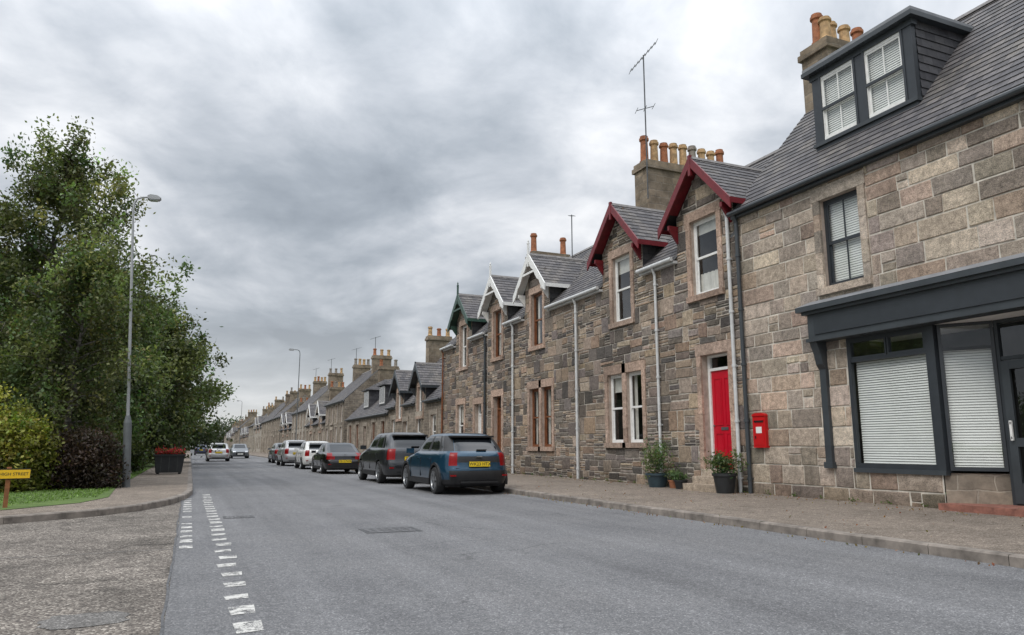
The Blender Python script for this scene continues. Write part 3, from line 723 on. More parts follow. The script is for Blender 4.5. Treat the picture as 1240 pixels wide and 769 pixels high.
simple_house('stone_house',86.2,99,5.4,8.6,'far_pale',5,chs=((86.8,9.6),(98.4,9.6)),aer=True)
simple_house('stone_cottage',99.2,112,3.6,6.6,'far_rubble',5,dorm=(103,108),chs=((111,7.6),),up=False)
y=113; k=0
while y<290:
    l=R.uniform(10,20); e=R.choice([3.6,4.8,5.6,6.2]); 
    simple_house('stone_house',y,y+l,e,e+R.uniform(2.8,3.3),R.choice(['far_rubble','far_granite','far_pale']),4,chs=((y+.6,e+4.1),(y+l-.6,e+R.uniform(3.8,4.5))),up=e>5,dorm=((y+l*.3,y+l*.7) if e<5 else ()),xr=R.uniform(14.6,15.3))
    y+=l+R.choice([0,0,1.5,3,6]); k+=1

# ------------------------------------------------------------------ ground
mb=MB(); mb.face(((-1500,-600,0),(1500,-600,0),(1500,2500,0),(-1500,2500,0)),'grass_ground'); mb.obj('ground')
mb=MB(); mb.face(((-.08,-60,.008),(7.76,-60,.008),(7.76,520,.008),(-.08,520,.008)),'asphalt'); mb.obj('road')
mb=MB(); mb.face(((-90,-60,.004),(-.08,-60,.004),(-.08,24,.004),(-90,24,.004)),'side_road'); mb.obj('side_road')
def kerb_line(mb,pts,z=.125,w=.14):
    P=[Vector((p[0],p[1])) for p in pts]
    out=[P[0]]
    for a,b_ in zip(P[:-1],P[1:]):
        L=(b_-a).length; n=max(1,int(L/.9)) if min(a.y,b_.y)<110 else max(1,int(L/20))
        for k in range(n): out.append(a.lerp(b_,(k+1)/n))
    ins=[]
    for i,p in enumerate(out):
        d=(out[min(i+1,len(out)-1)]-out[max(i-1,0)]).normalized(); ins.append(p+Vector((d.y,-d.x))*w)
    for i in range(len(out)-1):
        a,b_,c,d=out[i],out[i+1],ins[i+1],ins[i]
        e=.003*(b_-a).normalized() if (b_-a).length<2 else Vector((0,0))
        zz=z+R.uniform(-.005,.005); a=a+e;b_=b_-e;c=c-e;d=d+e
        bv=(c-b_)*.12
        mb.face(((a.x+bv.x,a.y+bv.y,zz),(b_.x+bv.x,b_.y+bv.y,zz),(c.x,c.y,zz),(d.x,d.y,zz)),'kerb')
        mb.face(((a.x,a.y,zz-.02),(b_.x,b_.y,zz-.02),(b_.x+bv.x,b_.y+bv.y,zz),(a.x+bv.x,a.y+bv.y,zz)),'kerb')
        mb.face(((a.x,a.y,0),(b_.x,b_.y,0),(b_.x,b_.y,zz-.02),(a.x,a.y,zz-.02)),'kerb')
    return ins
mb=MB(); kerb_line(mb,[(7.7,-40),(7.7,110),(7.7,520)]); mb.obj('kerb')
mb=MB(); K=[(.15,520),(.15,110),(.15,24),(.14,21),(.02,19.2),(-.3,17.4),(-.75,16.1),(-1.4,15.1),(-2.6,14.1),(-4.2,13.5),(-7,13.1),(-12,12.9),(-60,12.6)]
ins=kerb_line(mb,K); mb.obj('kerb')
mb=MB()
mb.face(((7.835,-40,.118),(7.835,520,.118),(11.95,520,.165),(11.95,-40,.165)),'pavement'); mb.obj('pavement')
mb=MB(); G=[(-60,14.0),(-7,14.6),(-4,14.9),(-2.9,15.5),(-1.9,16.9),(-1.55,18.6),(-1.75,23),(-1.85,120),(-1.85,520)]
poly=[(p.x,p.y,.12) for p in ins]+[(g[0],g[1],.12) for g in G]
mb.face(poly,'pavement'); mb.obj('pavement')
mb=MB(); mb.face([(g[0],g[1],.128) for g in G]+[(-60,520,.128)],'grass_ground'); mb.obj('lawn')
mb=MB(); y=3.6
while y<20.5:
    l=.30*R.uniform(.65,1.2); o=R.uniform(-.02,.02); mb.face(((.36+o,y,.0125),(.53+o,y+.03,.0125),(.54+o,y+l,.0125),(.35+o,y+l-.03,.0125)),'road_paint')
    y+=.58
y=9.9
while y<19.5:
    if R.random()<.9:
        l=.30*R.uniform(.6,1.2); mb.face(((-.04,y,.0125),(.11,y,.0125),(.11,y+l,.0125),(-.04,y+l,.0125)),'road_paint')
    y+=.6
mb.obj('road_marking')
def seam(pts,w):
    mb=MB()
    for (a,b_) in zip(pts[:-1],pts[1:]):
        a=Vector(a);b_=Vector(b_); d=(b_-a).normalized(); n=Vector((-d.y,d.x))*w/2
        mb.face(((a.x-n.x,a.y-n.y,.0125),(b_.x-n.x,b_.y-n.y,.0125),(b_.x+n.x,b_.y+n.y,.0125),(a.x+n.x,a.y+n.y,.0125)),'tar')
    mb.obj('tar_seam')
def wander(x0,y0,x1,y1,n,am):
    return [(x0+(x1-x0)*k/n+R.gauss(0,am),y0+(y1-y0)*k/n+R.gauss(0,am)) for k in range(n+1)]
seam(wander(-.09,-2,-.09,19,60,.008),.02)
seam(wander(-7,9.6,-.1,9.9,40,.03),.016)
def cover(name,x,y,w,h):
    mb=MB(); mb.box(x-w/2,x+w/2,y-h/2,y+h/2,.006,.0125,'iron')
    for k in range(6):
        for j in range(3): mb.box(x-w/2+.05+k*(w-.1)/6,x-w/2+.05+(k+.7)*(w-.1)/6,y-h/2+.05+j*(h-.1)/3,y-h/2+.05+(j+.7)*(h-.1)/3,.0127,.0155,'asphalt')
    mb.obj(name)
cover('manhole_cover',2.75,10.9,.8,.62); cover('manhole_cover',.85,13.9,.5,.45)
mb=MB(); mb.face([(-.6+.30*math.cos(t)*R.uniform(.8,1.15),6.2+.26*math.sin(t)*R.uniform(.8,1.15),.008) for t in [k*math.pi/12 for k in range(24)]],'patch_tar'); mb.obj('road_patch')

# ------------------------------------------------------------------ foliage
def leaf_obj(name,C,S,COL,parent=None,aspect=.55,up=.3):
    n=len(C); a=NR.normal(size=(n,3)); a/=np.linalg.norm(a,axis=1)[:,None]
    b_=NR.normal(size=(n,3)); b_[:,2]*=.6; b_-= (b_*a).sum(1)[:,None]*a; b_/=np.linalg.norm(b_,axis=1)[:,None]
    a*=S[:,None]; b_*=(S*aspect)[:,None]
    V=np.stack([C-a,C-b_*1.0+a*.1,C+a,C+b_+a*.1],1).reshape(-1,3)
    me=bpy.data.meshes.new(name); me.vertices.add(4*n); me.vertices.foreach_set('co',V.ravel()); me.loops.add(4*n); me.loops.foreach_set('vertex_index',np.arange(4*n,dtype=np.int32))
    me.polygons.add(n); me.polygons.foreach_set('loop_start',np.arange(n,dtype=np.int32)*4); me.update(calc_edges=True)
    ca=me.color_attributes.new(name='Col',type='FLOAT_COLOR',domain='POINT'); cc=np.ones((n,4)); cc[:,:3]=COL; ca.data.foreach_set('color',np.repeat(cc,4,axis=0).ravel())
    me.materials.append(M['foliage']); o=bpy.data.objects.new(name,me); sc.collection.objects.link(o)
    if parent: o.parent=parent
    return o
def crown_leaves(cents,per,sig,size,col,var=.3):
    n=len(cents); k=np.maximum(4,(per*NR.uniform(.5,1.5,n)).astype(int)); idx=np.repeat(np.arange(n),k)
    C=cents[idx]+NR.normal(size=(len(idx),3))*np.array(sig)*NR.uniform(.7,1.3,n)[idx][:,None]
    cf=np.exp(NR.normal(0,var,n))[idx]*NR.uniform(.7,1.3,len(idx))
    hue=NR.normal(0,.10,n)[idx]
    COL=np.array(col)[None,:]*cf[:,None]; COL[:,0]*=(1+hue*1.5)
    COL=np.clip(COL,.004,.6)
    S=NR.uniform(size*.65,size*1.3,len(idx))
    return C,S,COL
def tree(name,x,y,h,r,zb,nl,per,col,leaf=.075,tr=.16,lean=0,sig=(.17,.17,.27),wide=.35,cpl=14,seed=1,tp=.62):
    """limbs grow from the trunk, rise, then droop; leaf clumps hang along them"""
    P=empty(name,(x,y,.1)); rr=random.Random(seed*77+3)
    mb=MB(); n=10; pts=[Vector((0,0,-.15))]
    for k in range(1,n+1): pts.append(Vector((lean*k/n+rr.uniform(-.12,.12),rr.uniform(-.12,.12),(h*.96)*k/n)))
    for k in range(n): mb.tube(pts[k],pts[k+1],tr*(1-k/n*.94),tr*(1-(k+1)/n*.94),9,'bark',cap=False)
    cents=[]
    for i in range(nl):
        s=(i+rr.random())/nl; sz=zb*.7+(h*.90-zb*.7)*s**.95
        env=((s+.18)/(wide+.18))**.5 if s<wide else max(.06,(1-(s-wide)/(1.03-wide)))**tp
        L=r*env*rr.choice([rr.uniform(.55,.85),rr.uniform(.8,1.15),rr.uniform(.9,1.22)])
        az=i*2.39996+rr.uniform(-.4,.4); t=min(.999,sz/(h*.96))*n; k=int(t); st=pts[k].lerp(pts[min(k+1,n)],t-k)
        rise=L*(.35+.55*s)*rr.uniform(.7,1.3); droop=L*rr.uniform(.25,.6)*(1.2-.8*s)
        f=lambda q:st+Vector((math.cos(az)*L*q,math.sin(az)*L*q,rise*q-droop*q*q))
        r0=min(tr*(1-sz/h)*.45+.008,.06); prev=f(0)
        for q in (.33,.66,1.0):
            cur=f(q); mb.tube(prev,cur,r0*(1.05-q+.25),r0*(1.05-q),5,'bark',cap=False); prev=cur
        m=int(cpl*(.45+.75*env))
        for _ in range(m):
            q=.2+.82*rr.random()**.65; c=f(q); w=.075*L+.13
            c=c+Vector((rr.gauss(0,w),rr.gauss(0,w),rr.gauss(0,w*.7)-.12)); cents.append(tuple(c))
            if rr.random()<.25: mb.tube(f(q),c,.012,.004,4,'bark',cap=False)
    for _ in range(10): cents.append((pts[-1].x+rr.gauss(0,.12),pts[-1].y+rr.gauss(0,.12),h*rr.uniform(.88,1.0)))
    cents=np.array(cents)
    C,S,COL=crown_leaves(cents,per,sig,leaf,col,.38)
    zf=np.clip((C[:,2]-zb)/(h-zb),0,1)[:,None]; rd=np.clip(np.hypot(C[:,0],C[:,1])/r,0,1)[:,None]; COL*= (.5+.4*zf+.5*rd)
    C[:,2]=np.maximum(C[:,2],.4)
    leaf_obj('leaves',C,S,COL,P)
    mb.obj('trunk_and_limbs',P,smooth=60)
    return P
tree('birch_tree',-4.5,26.4,11.3,3.1,2.6,44,62,(.122,.142,.056),.068,.17,.3,seed=1,cpl=16,sig=(.16,.16,.24),wide=.42)
tree('birch_tree',-8.7,27.5,10.9,3.6,2.2,46,62,(.112,.132,.053),.076,.17,.2,seed=2,cpl=15)
tree('birch_tree',-3.25,24.3,6.9,2.35,2.3,34,56,(.112,.136,.05),.06,.11,.1,seed=13,cpl=12,sig=(.15,.15,.22))
tree('lime_tree',-3.6,34,8.5,3.0,1.4,46,66,(.088,.114,.04),.082,.2,seed=4,wide=.45,sig=(.25,.25,.28),cpl=14)
tree('lime_tree',-3.0,46,8.9,3.8,1.5,52,70,(.078,.104,.036),.11,.2,seed=5,wide=.42,sig=(.33,.33,.34),cpl=16)
tree('lime_tree',-3.2,57,8.8,4.8,1.2,50,70,(.072,.096,.034),.13,.2,.4,seed=6,wide=.35,sig=(.42,.42,.4),cpl=16)
tree('lime_tree',-7.2,39,9.4,3.8,1.4,36,62,(.072,.096,.034),.12,.2,seed=7,wide=.4,sig=(.36,.36,.36))
tree('lime_tree',-4.6,78,8.8,4.6,1.2,30,60,(.072,.096,.036),.16,.2,seed=8,wide=.4,sig=(.5,.5,.45))
tree('birch_tree',-13.5,31,9.5,3.9,1.5,40,60,(.09,.115,.044),.095,.17,.2,seed=9)
def bush(name,x,y,rx,ry,h,ncl,per,col,leaf,sig=.14):
    P=empty(name,(x,y,.1)); u=NR.normal(size=(ncl,3)); u/=np.linalg.norm(u,axis=1)[:,None]; u[:,2]=np.abs(u[:,2])
    rad=NR.uniform(.3,1,ncl)**.4; lob=1+.14*np.sin(u[:,0]*7+x)*np.cos(u[:,1]*6)
    c=u*(rad*lob)[:,None]*np.array([rx,ry,h*.93]); c[:,2]+=.1
    C,S,COL=crown_leaves(c,per,(sig,sig,sig),leaf,col,.3); C[:,2]=np.maximum(C[:,2],.02)
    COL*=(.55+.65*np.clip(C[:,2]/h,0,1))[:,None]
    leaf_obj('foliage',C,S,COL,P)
    mb=MB()
    for k in range(7):
        t=k*.9; mb.tube((0,0,0),(rx*.6*math.cos(t),ry*.6*math.sin(t),h*.7),.03,.008,5,'bark')
    mb.obj('stems',P)
bush('golden_conifer_bush',-4.35,22.0,1.15,1.1,2.2,320,75,(.18,.19,.035),.05)
bush('purple_shrub',-2.72,22.9,1.0,.95,1.38,300,75,(.055,.036,.026),.045)
bush('green_shrub',-3.4,28.5,1.3,1.3,2.3,200,60,(.085,.12,.038),.06)
bush('green_shrub',-6.6,26.2,1.5,1.4,2.3,240,60,(.085,.115,.035),.06)
bush('green_shrub',-3.0,37,1.0,2.5,2.0,260,60,(.07,.10,.033),.07)
def mass(name,x0,x1,y0,y1,h,n,per,col,leaf,sig):
    c=np.stack([NR.uniform(x0,x1,n),NR.uniform(y0,y1,n),np.zeros(n)],1)
    hh=h*(.75+.25*np.sin(c[:,0]*.35+c[:,1]*.21)+.1*np.sin(c[:,1]*.7)); c[:,2]=.2+hh*NR.uniform(0,1,n)**.6
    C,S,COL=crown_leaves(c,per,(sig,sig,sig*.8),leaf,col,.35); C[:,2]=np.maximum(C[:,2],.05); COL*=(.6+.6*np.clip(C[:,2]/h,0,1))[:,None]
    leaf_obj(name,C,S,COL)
mass('hedge',-3.6,-2.5,46,130,1.9,420,60,(.065,.095,.033),.1,.35)
mass('distant_trees',-26,-6,46,60,5.5,380,55,(.06,.088,.03),.2,.8)
mass('distant_trees',-16,-4.5,62,150,6.5,420,55,(.06,.088,.033),.26,1.0)
mass('distant_trees',-60,-9,32,44,4.5,420,55,(.06,.088,.03),.16,.7)
mass('distant_trees',-30,40,330,350,12,420,50,(.065,.085,.05),.6,2.0)
mass('distant_trees',-14,-2.5,150,330,9,420,50,(.062,.085,.04),.5,1.6)
mass('distant_trees',-400,-20,300,420,10,500,35,(.065,.085,.05),1.0,3.0)
mass('distant_trees',24,300,300,400,10,300,35,(.065,.085,.05),1.0,3.0)
n=60000; px=NR.uniform(-14,-1.6,n); py=14.6+NR.uniform(0,1,n)**1.4*26
ok=(px<-1.75)&((py>18.4)|(px<-1.9-(18.4-py)*.55))&~((py<15.2)&(px>-7))
px=px[ok];py=py[ok];n=len(px); C=np.stack([px,py,np.full(n,.15)],1); col=np.array([.12,.195,.045])[None,:]*np.exp(NR.normal(0,.3,n))[:,None]
leaf_obj('grass',C,NR.uniform(.02,.05,n),col,aspect=.25)
n=1700; py=NR.uniform(5,45,n)**1; px=np.where(NR.uniform(size=n)<.45,NR.normal(11.45,.25,n),np.where(NR.uniform(size=n)<.5,NR.normal(7.55,.1,n),NR.uniform(7.9,11.7,n)))
px=np.minimum(px,11.72); z=np.where(px>7.84,.125+(px-7.84)*.0115+.004,np.where(px>7.7,.14,.022))
col=np.stack([NR.uniform(.10,.3,n),NR.uniform(.07,.17,n),NR.uniform(.02,.06,n)],1)
leaf_obj('fallen_leaves',np.stack([px,py,z],1),NR.uniform(.010,.024,n),col)
n=900; py=NR.uniform(5,45,n); py=np.round(py*1.3)/1.3+NR.normal(0,.06,n); px=11.74-np.abs(NR.normal(0,.025,n))
leaf_obj('weeds',np.stack([px,py,.18+np.abs(NR.normal(0,.03,n))],1),NR.uniform(.012,.03,n),np.array([.08,.13,.03])[None,:]*NR.uniform(.6,1.5,n)[:,None])

# ------------------------------------------------------------------ street furniture
def lamp(name,x,y,h,dx,base=True,lean=0):
    P=empty(name,(x,y,.1),0,lean); mb=MB()
    if base: mb.tube((0,0,0),(0,0,1.75),.105,.105,14,'lamp_grey'); mb.tube((0,0,1.75),(0,0,1.95),.105,.06,14,'lamp_grey'); mb.box(-.05,.05,-.112,-.1,.5,1.1,'lamp_grey')
    else: mb.tube((0,0,0),(0,0,1.6),.09,.09,12,'lamp_grey')
    mb.tube((0,0,1.6),(0,0,h-.35),.045,.032,12,'lamp_pale' if base else 'lamp_grey')
    s=1 if dx>0 else -1
    pts=[(s*.0,0,h-.35),(s*.03,0,h-.16),(s*.1,0,h-.05),(s*.22,0,h),(dx*.55,0,h+.02)]
    mb.path(pts,.03,8,'lamp_pale' if base else 'lamp_grey'); mb.obj('pole',P,smooth=50)
    mb=MB(); x0=dx*.5;x1=dx
    a,b_=sorted((x0,x1))
    mb.prism([(a,h-.03),(a+.05*1,h-.06),(b_-.05,h-.06),(b_,h-.01),(b_-.1,h+.06),(a+.08,h+.08),(a,h+.04)],-.12,.12,'lamp_pale','y')
    mb.prism([(a+.08,h-.085),(b_-.1,h-.085),(b_-.07,h-.06),(a+.05,h-.06)],-.09,.09,'head_lamp','y')
    mb.obj('lantern',P,bevel=.01)
lamp('street_lamp',-1.52,23,8.2,.72,lean=-math.radians(3.2)); lamp('street_lamp',8.25,66,9.4,-.95,False); lamp('street_lamp',8.25,145,9.4,-.95,False); lamp('street_lamp',8.25,230,9.4,-.95,False)
def text(body,size,loc,rot,mat,parent,ext=.001):
    cu=bpy.data.curves.new('text','FONT'); cu.body=body; cu.size=size; cu.extrude=ext; cu.align_x='CENTER'; cu.align_y='CENTER'
    o=bpy.data.objects.new('lettering',cu); o.location=loc; o.rotation_euler=rot; cu.materials.append(M[mat]); sc.collection.objects.link(o); o.parent=parent; return o
P=empty('street_name_sign',(-2.95,16.0,.12),math.radians(14)); mb=MB()
mb.box(-.62,.32,-.012,.012,.52,.67,'sign_yellow'); mb.box(-.63,.33,.014,.035,.5,.69,'trim_black')
for xx in (-.42,.0): mb.box(xx-.035,xx+.035,.036,.106,-.1,.72,'post_wood')
mb.obj('plate_and_posts',P); text('HIGH STREET',.074,(.075,-.014,.595),(math.radians(90),0,0),'trim_black',P)
P=empty('flower_planter',(-.72,33.4,.12)); mb=MB()
mb.prism([(-.48,.06),(.48,.06),(.55,.72),(-.55,.72)],-.35,.35,'planter_black','y'); mb.box(-.6,.6,-.4,.4,.72,.78,'planter_black')
for xx in (-.4,.4): mb.box(xx-.05,xx+.05,-.3,.3,0,.06,'planter_black')
for xx in (-.3,0,.3): mb.box(xx-.01,xx+.01,-.365,-.35,.1,.7,'iron')
mb.obj('tub',P,bevel=.01)
n=2600; C=np.stack([NR.uniform(-.55,.55,n),NR.uniform(-.36,.36,n),.8+np.abs(NR.normal(0,.09,n))],1); red=NR.uniform(size=n)<.5
col=np.where(red[:,None],np.array([.6,.015,.05])[None,:],np.array([.07,.12,.03])[None,:])*NR.uniform(.6,1.3,n)[:,None]
leaf_obj('flowers',C,NR.uniform(.02,.045,n),col,P)
P=empty('wall_postbox',(W,13.21,1.18)); mb=MB()
mb.box(-.1,-.0,-.2,.2,0,.70,'postbox_red'); mb.prism([(-.21,.70),(.21,.70),(.19,.74),(.1,.77),(-.1,.77),(-.19,.74)],-.12,-.002,'postbox_red')
mb.obj('body',P,bevel=.008); mb=MB()
mb.box(-.112,-.1,-.14,.14,.56,.60,'black_paint'); mb.box(-.118,-.1,-.16,.16,.60,.625,'postbox_red'); mb.box(-.108,-.1,-.15,.15,.06,.52,'postbox_red'); mb.box(-.113,-.108,-.09,.09,.32,.46,'plate_white'); mb.box(-.118,-.108,.1,.13,.2,.26,'black_paint')
mb.obj('slot_and_door',P)
def potted(name,x,y,r,h,ph,n,col,mat,spread=1.0):
    P=empty(name,(x,y,.155)); mb=MB(); mb.lathe(0,0,[(r*.0,0),(r*.72,0),(r*.95,h*.85),(r*1.05,h*.86),(r*1.05,h),(r*.9,h),(r*.88,h*.9),(0,h*.9)],18,mat); mb.obj('pot',P,smooth=40)
    c=NR.normal(size=(40,3))*np.array([r*.55*spread,r*.55*spread,ph*.25]); c[:,2]=h+ph*.5+c[:,2]; c[:,2]=np.maximum(c[:,2],h)
    C,S,COL=crown_leaves(c,n/40,(r*.3,r*.3,ph*.12),.04,col,.3); leaf_obj('plant_leaves',C,S,COL,P,aspect=.35)
    mb=MB()
    for k in range(12): q=c[k]; mb.tube((0,0,h*.85),tuple(q),.008,.004,4,'bark')
    mb.obj('stalks',P)
potted('potted_shrub',11.35,16.75,.30,.36,.85,1500,(.10,.14,.05),'plastic_pot')
potted('potted_plant',11.45,16.15,.15,.2,.25,300,(.1,.15,.05),'terracotta'); potted('potted_plant',11.4,15.8,.17,.22,.2,300,(.08,.13,.05),'planter_black'); potted('potted_plant',11.5,17.2,.13,.18,.2,200,(.12,.15,.05),'terracotta')
potted('potted_shrub',11.3,13.98,.27,.45,.45,1500,(.08,.12,.04),'planter_black')

# ------------------------------------------------------------------ cars
def make_car(name,x,y,L,Wd,H,paint,kind='suv',rot=0,plate='WK23 HTX',clad=True,wr=.34,rake=0):
    P=empty(name,(x,y,.01),rot); w=Wd/2; kz=H/1.56
    lv=[(.20,.86,-.45,.445),(.27,.94,-.482,.475),(.38,.975,-.496,.492),(.50,.99,-.5,.499),(.60,1.0,-.5,.5),(.66,1.0,-.494,.499),(.72,.998,-.488,.494),(.80,.99,-.485,.478),(.88,.983,-.482,.42),(.95,.972,-.478,.34),(1.01,.95,-.472,.26),(1.045,.92,-.466,.225),(1.08,.895,-.458,.205),(1.18,.865,-.442,.17),(1.30,.825,-.42,.128),(1.41,.78,-.392,.088),(1.475,.74,-.368,.058),(1.52,.67,-.345,.03),(1.548,.52,-.30,-.01),(1.56,.25,-.2,-.09)]
    if kind=='sedan':
        rr={.88:-.482,.95:-.465,1.01:-.43,1.045:-.39,1.08:-.37,1.18:-.325,1.30:-.27,1.41:-.215,1.475:-.175,1.52:-.14,1.548:-.1,1.56:-.06}
        lv=[(a,b_,rr.get(a,c),d) for a,b_,c,d in lv]
    if kind=='hatch':
        lv=[(a,b_,c+(0 if a<1.0 else (a-1.0)*.10),d+(0 if a<.85 else .02)) for a,b_,c,d in lv]
    if rake:
        lv=[(a,b_*(1 if a<1.0 else 1-(a-1.0)*.06),c+(0 if a<1.0 else (a-1.0)*rake),d) for a,b_,c,d in lv]
    Q=[-.97,-.93,-.86,-.78,-.70,-.6,-.48,-.36,-.22,-.1,-.04,.04,.2,.36,.5,.62,.72,.82,.90,.95,.97]; FX=[.7,.62,.5,.3,.1,-.1,-.3,-.5,-.62,-.7]
    n=7.0 if not rake else 5.5; per=[]
    for q in Q: per.append(('S',q,(1-abs(q)**n)**(1/n),q))
    for f in FX: per.append(('F',f,f,(1-abs(f)**n)**(1/n)))
    for q in Q[::-1]: per.append(('S',q,-(1-abs(q)**n)**(1/n),q))
    for f in FX[::-1]: per.append(('R',f,f,-(1-abs(f)**n)**(1/n)))
    N=len(per); mb=MB(); rings=[]
    for (z,wf,yr,yf) in lv:
        yc=(yr+yf)/2*L; hy=(yf-yr)/2*L; ring=[]
        for t,q,fx,fy in per: ring.append((fx*w*wf,yc+hy*fy,z*kz))
        rings.append(ring)
    for i in range(len(lv)-1):
        za=(lv[i][0]+lv[i+1][0])/2
        for j in range(N):
            k=(j+1)%N; t=per[j][0]; t2=per[k][0]; q=(per[j][1]+per[k][1])/2 if t==t2 else None
            mat=paint
            if clad and za<.36: mat='trim_black'
            if za<.27: mat='trim_black'
            if clad and (t=='R' or t2=='R' or (t=='S' and q is not None and q<-.9)) and za<.56: mat='trim_black'
            if 1.07<za<1.45:
                if t==t2=='S':
                    if -.86<q<-.10 or .04<q<.90: mat='car_glass'
                    if -.10<q<.04: mat='trim_black'
                    if -.70<q<-.6 and kind!='sedan': mat='trim_black'
                    if kind!='sedan' and q<-.78: mat='trim_black' if clad else paint
                elif t==t2=='R': mat='car_glass' if (abs(q)<.66 and 1.08<za) else ('trim_black' if clad else paint)
                elif t==t2=='F': mat='car_glass'
                elif 'F' in (t,t2): mat=paint
            cr=(t!=t2) and ('R' in (t,t2)); cf=(t!=t2) and ('F' in (t,t2))
            if .74<za<1.03 and (cr or (t==t2=='R' and abs(q)>.58) or (t==t2=='S' and q<-.93)): mat='tail_red'
            if kind=='sedan' and .74<za<.9 and t==t2=='R' and abs(q)>.45: mat='tail_red'
            if kind=='suv' and clad and .84<za<.92 and t==t2=='R' and abs(q)<=.58: mat='trim_black'
            if .66<za<.80 and (cf or (t==t2=='F' and abs(q)>.5) or (t==t2=='S' and q>.93)): mat='head_lamp'
            if t==t2=='F' and .4<za<.66 and abs(q)<.5: mat='trim_black'
            mb.face((rings[i][j],rings[i][k],rings[i+1][k],rings[i+1][j]),mat,[(0,0)]*4)
    mb.face(rings[0][::-1],'trim_black',[(0,0)]*N); mb.face(rings[-1],paint,[(0,0)]*N)
    body=mb.obj('body',P,smooth=28,fix=True)
    ax=[-.30*L,.315*L]
    cb=MB()
    for ay in ax:
        for s in (-1,1):
            nn=28; a=[(s*(w-.27),ay+(wr+.055)*math.cos(2*math.pi*k/nn),wr+(wr+.055)*math.sin(2*math.pi*k/nn)) for k in range(nn)]; b_=[(s*(w+.2),p[1],p[2]) for p in a]
            for k in range(nn): cb.face((a[k],a[(k+1)%nn],b_[(k+1)%nn],b_[k]),'trim_black',[(0,0)]*4)
            cb.face(a,'trim_black',[(0,0)]*nn); cb.face(b_,'trim_black',[(0,0)]*nn)
    cut=cb.obj('cut',P,fix=True)
    bo=body.modifiers.new('bo','BOOLEAN'); bo.object=cut; bo.operation='DIFFERENCE'; bo.solver='EXACT'
    try: bo.material_mode='TRANSFER'
    except Exception: pass
    dg=bpy.context.evaluated_depsgraph_get(); me=bpy.data.meshes.new_from_object(body.evaluated_get(dg)); body.modifiers.clear(); body.data=me; bpy.data.objects.remove(cut)
    me.set_sharp_from_angle(angle=math.radians(28))
    for ay in ax:
        for s in (-1,1):
            mb=MB(); prof=[(.0,.02),(wr*.62,.02),(wr*.66,-.01),(wr*.70,-.015),(wr*.93,-.005),(wr,.03),(wr,.19),(wr*.93,.215),(wr*.6,.22)]
            nn=32; mats=['trim_black','alloy','alloy','rubber','rubber','rubber','rubber','rubber']
            for (k,((r0,o0),(r1,o1))) in enumerate(zip(prof[:-1],prof[1:])):
                for j in range(nn):
                    t0=2*math.pi*j/nn;t1=2*math.pi*(j+1)/nn; X0=s*(w-.01-o0);X1=s*(w-.01-o1)
                    mb.face(((X0,r0*math.cos(t0),r0*math.sin(t0)),(X0,r0*math.cos(t1),r0*math.sin(t1)),(X1,r1*math.cos(t1),r1*math.sin(t1)),(X1,r1*math.cos(t0),r1*math.sin(t0))),mats[k],[(0,0)]*4)
            for sp in range(5):
                t=2*math.pi*sp/5+.3
                for dt in (-.16,.16):
                    c,s_=math.cos(t+dt),math.sin(t+dt);c2,s2=math.cos(t+dt*.5),math.sin(t+dt*.5); d=.022
                    xx=s*(w-.012)
                    a=(xx,c2*.04-s2*d,s2*.04+c2*d);b_=(xx,c2*.04+s2*d,s2*.04-c2*d);e=(xx+s*.006,c*wr*.64+s_*d,s_*wr*.64-c*d);f=(xx+s*.006,c*wr*.64-s_*d,s_*wr*.64+c*d)
                    mb.face((a,b_,e,f),'alloy',[(0,0)]*4)
                    mb.face(((a[0]-s*.03,a[1],a[2]),a,f,(f[0]-s*.03,f[1],f[2])),'alloy',[(0,0)]*4); mb.face(((b_[0]-s*.03,b_[1],b_[2]),b_,e,(e[0]-s*.03,e[1],e[2])),'alloy',[(0,0)]*4)
            mb.face([(s*(w-.005),.055*math.cos(k*.7854),.055*math.sin(k*.7854)) for k in range(8)],'alloy',[(0,0)]*8)
            mb.obj('wheel',P,loc=(0,ay,wr),smooth=35)
    mb=MB()
    for s in (-1,1):
        for ay in ax:
            if clad:
                nn=16
                for k in range(nn):
                    t0=math.pi*(-.08+1.16*k/nn);t1=math.pi*(-.08+1.16*(k+1)/nn); r0=wr+.05;r1=wr+.115; xo=s*(w*.985+.012);xi=s*(w*.93)
                    p=lambda r,t,xx:(xx,ay+r*math.cos(t),wr+r*math.sin(t))
                    mb.face((p(r0,t0,xo),p(r1,t0,xo),p(r1,t1,xo),p(r0,t1,xo)),'trim_black',[(0,0)]*4); mb.face((p(r1,t0,xo),p(r1,t0,xi),p(r1,t1,xi),p(r1,t1,xo)),'trim_black',[(0,0)]*4)
        my=.185*L; mb.box(*sorted((s*(w*.93),s*(w+.13))),my-.05,my+.06,1.02*kz,1.15*kz,paint); 
        for yy in (-.02*L,.20*L,-.235*L): mb.box(*sorted((s*w*.97,s*(w*1.001+.001))),yy-.005,yy+.005,.42*kz,.90*kz,'trim_black')
        for yy in (-.18*L,.045*L): mb.box(*sorted((s*w*.98,s*(w+.012))),yy-.08,yy+.08,.885*kz,.915*kz,paint)
        mb.box(*sorted((s*w*.95,s*(w+.004))),-.2*L,.22*L,.24*kz,.36*kz,'trim_black')
    yb=-.5*L
    pz=(.56 if kind=='sedan' else .70)*kz
    mb.box(-.27,.27,yb-.012,yb+.05,pz,pz+.12,'plate_yellow')
    mb.box(-.5,.5,yb*.99-.008,yb+.05,.30*kz,.34*kz,'trim_black')
    mb.box(-.55*w*1.2,.55*w*1.2,yb*.974-.012,yb*.96,.655*kz,.663*kz,'trim_black')
    for s in (-1,1): mb.box(*sorted((s*.66*w,s*.8*w)),yb*.985-.012,yb*.95,.46*kz,.5*kz,'tail_red')
    ro=rake*.45*L
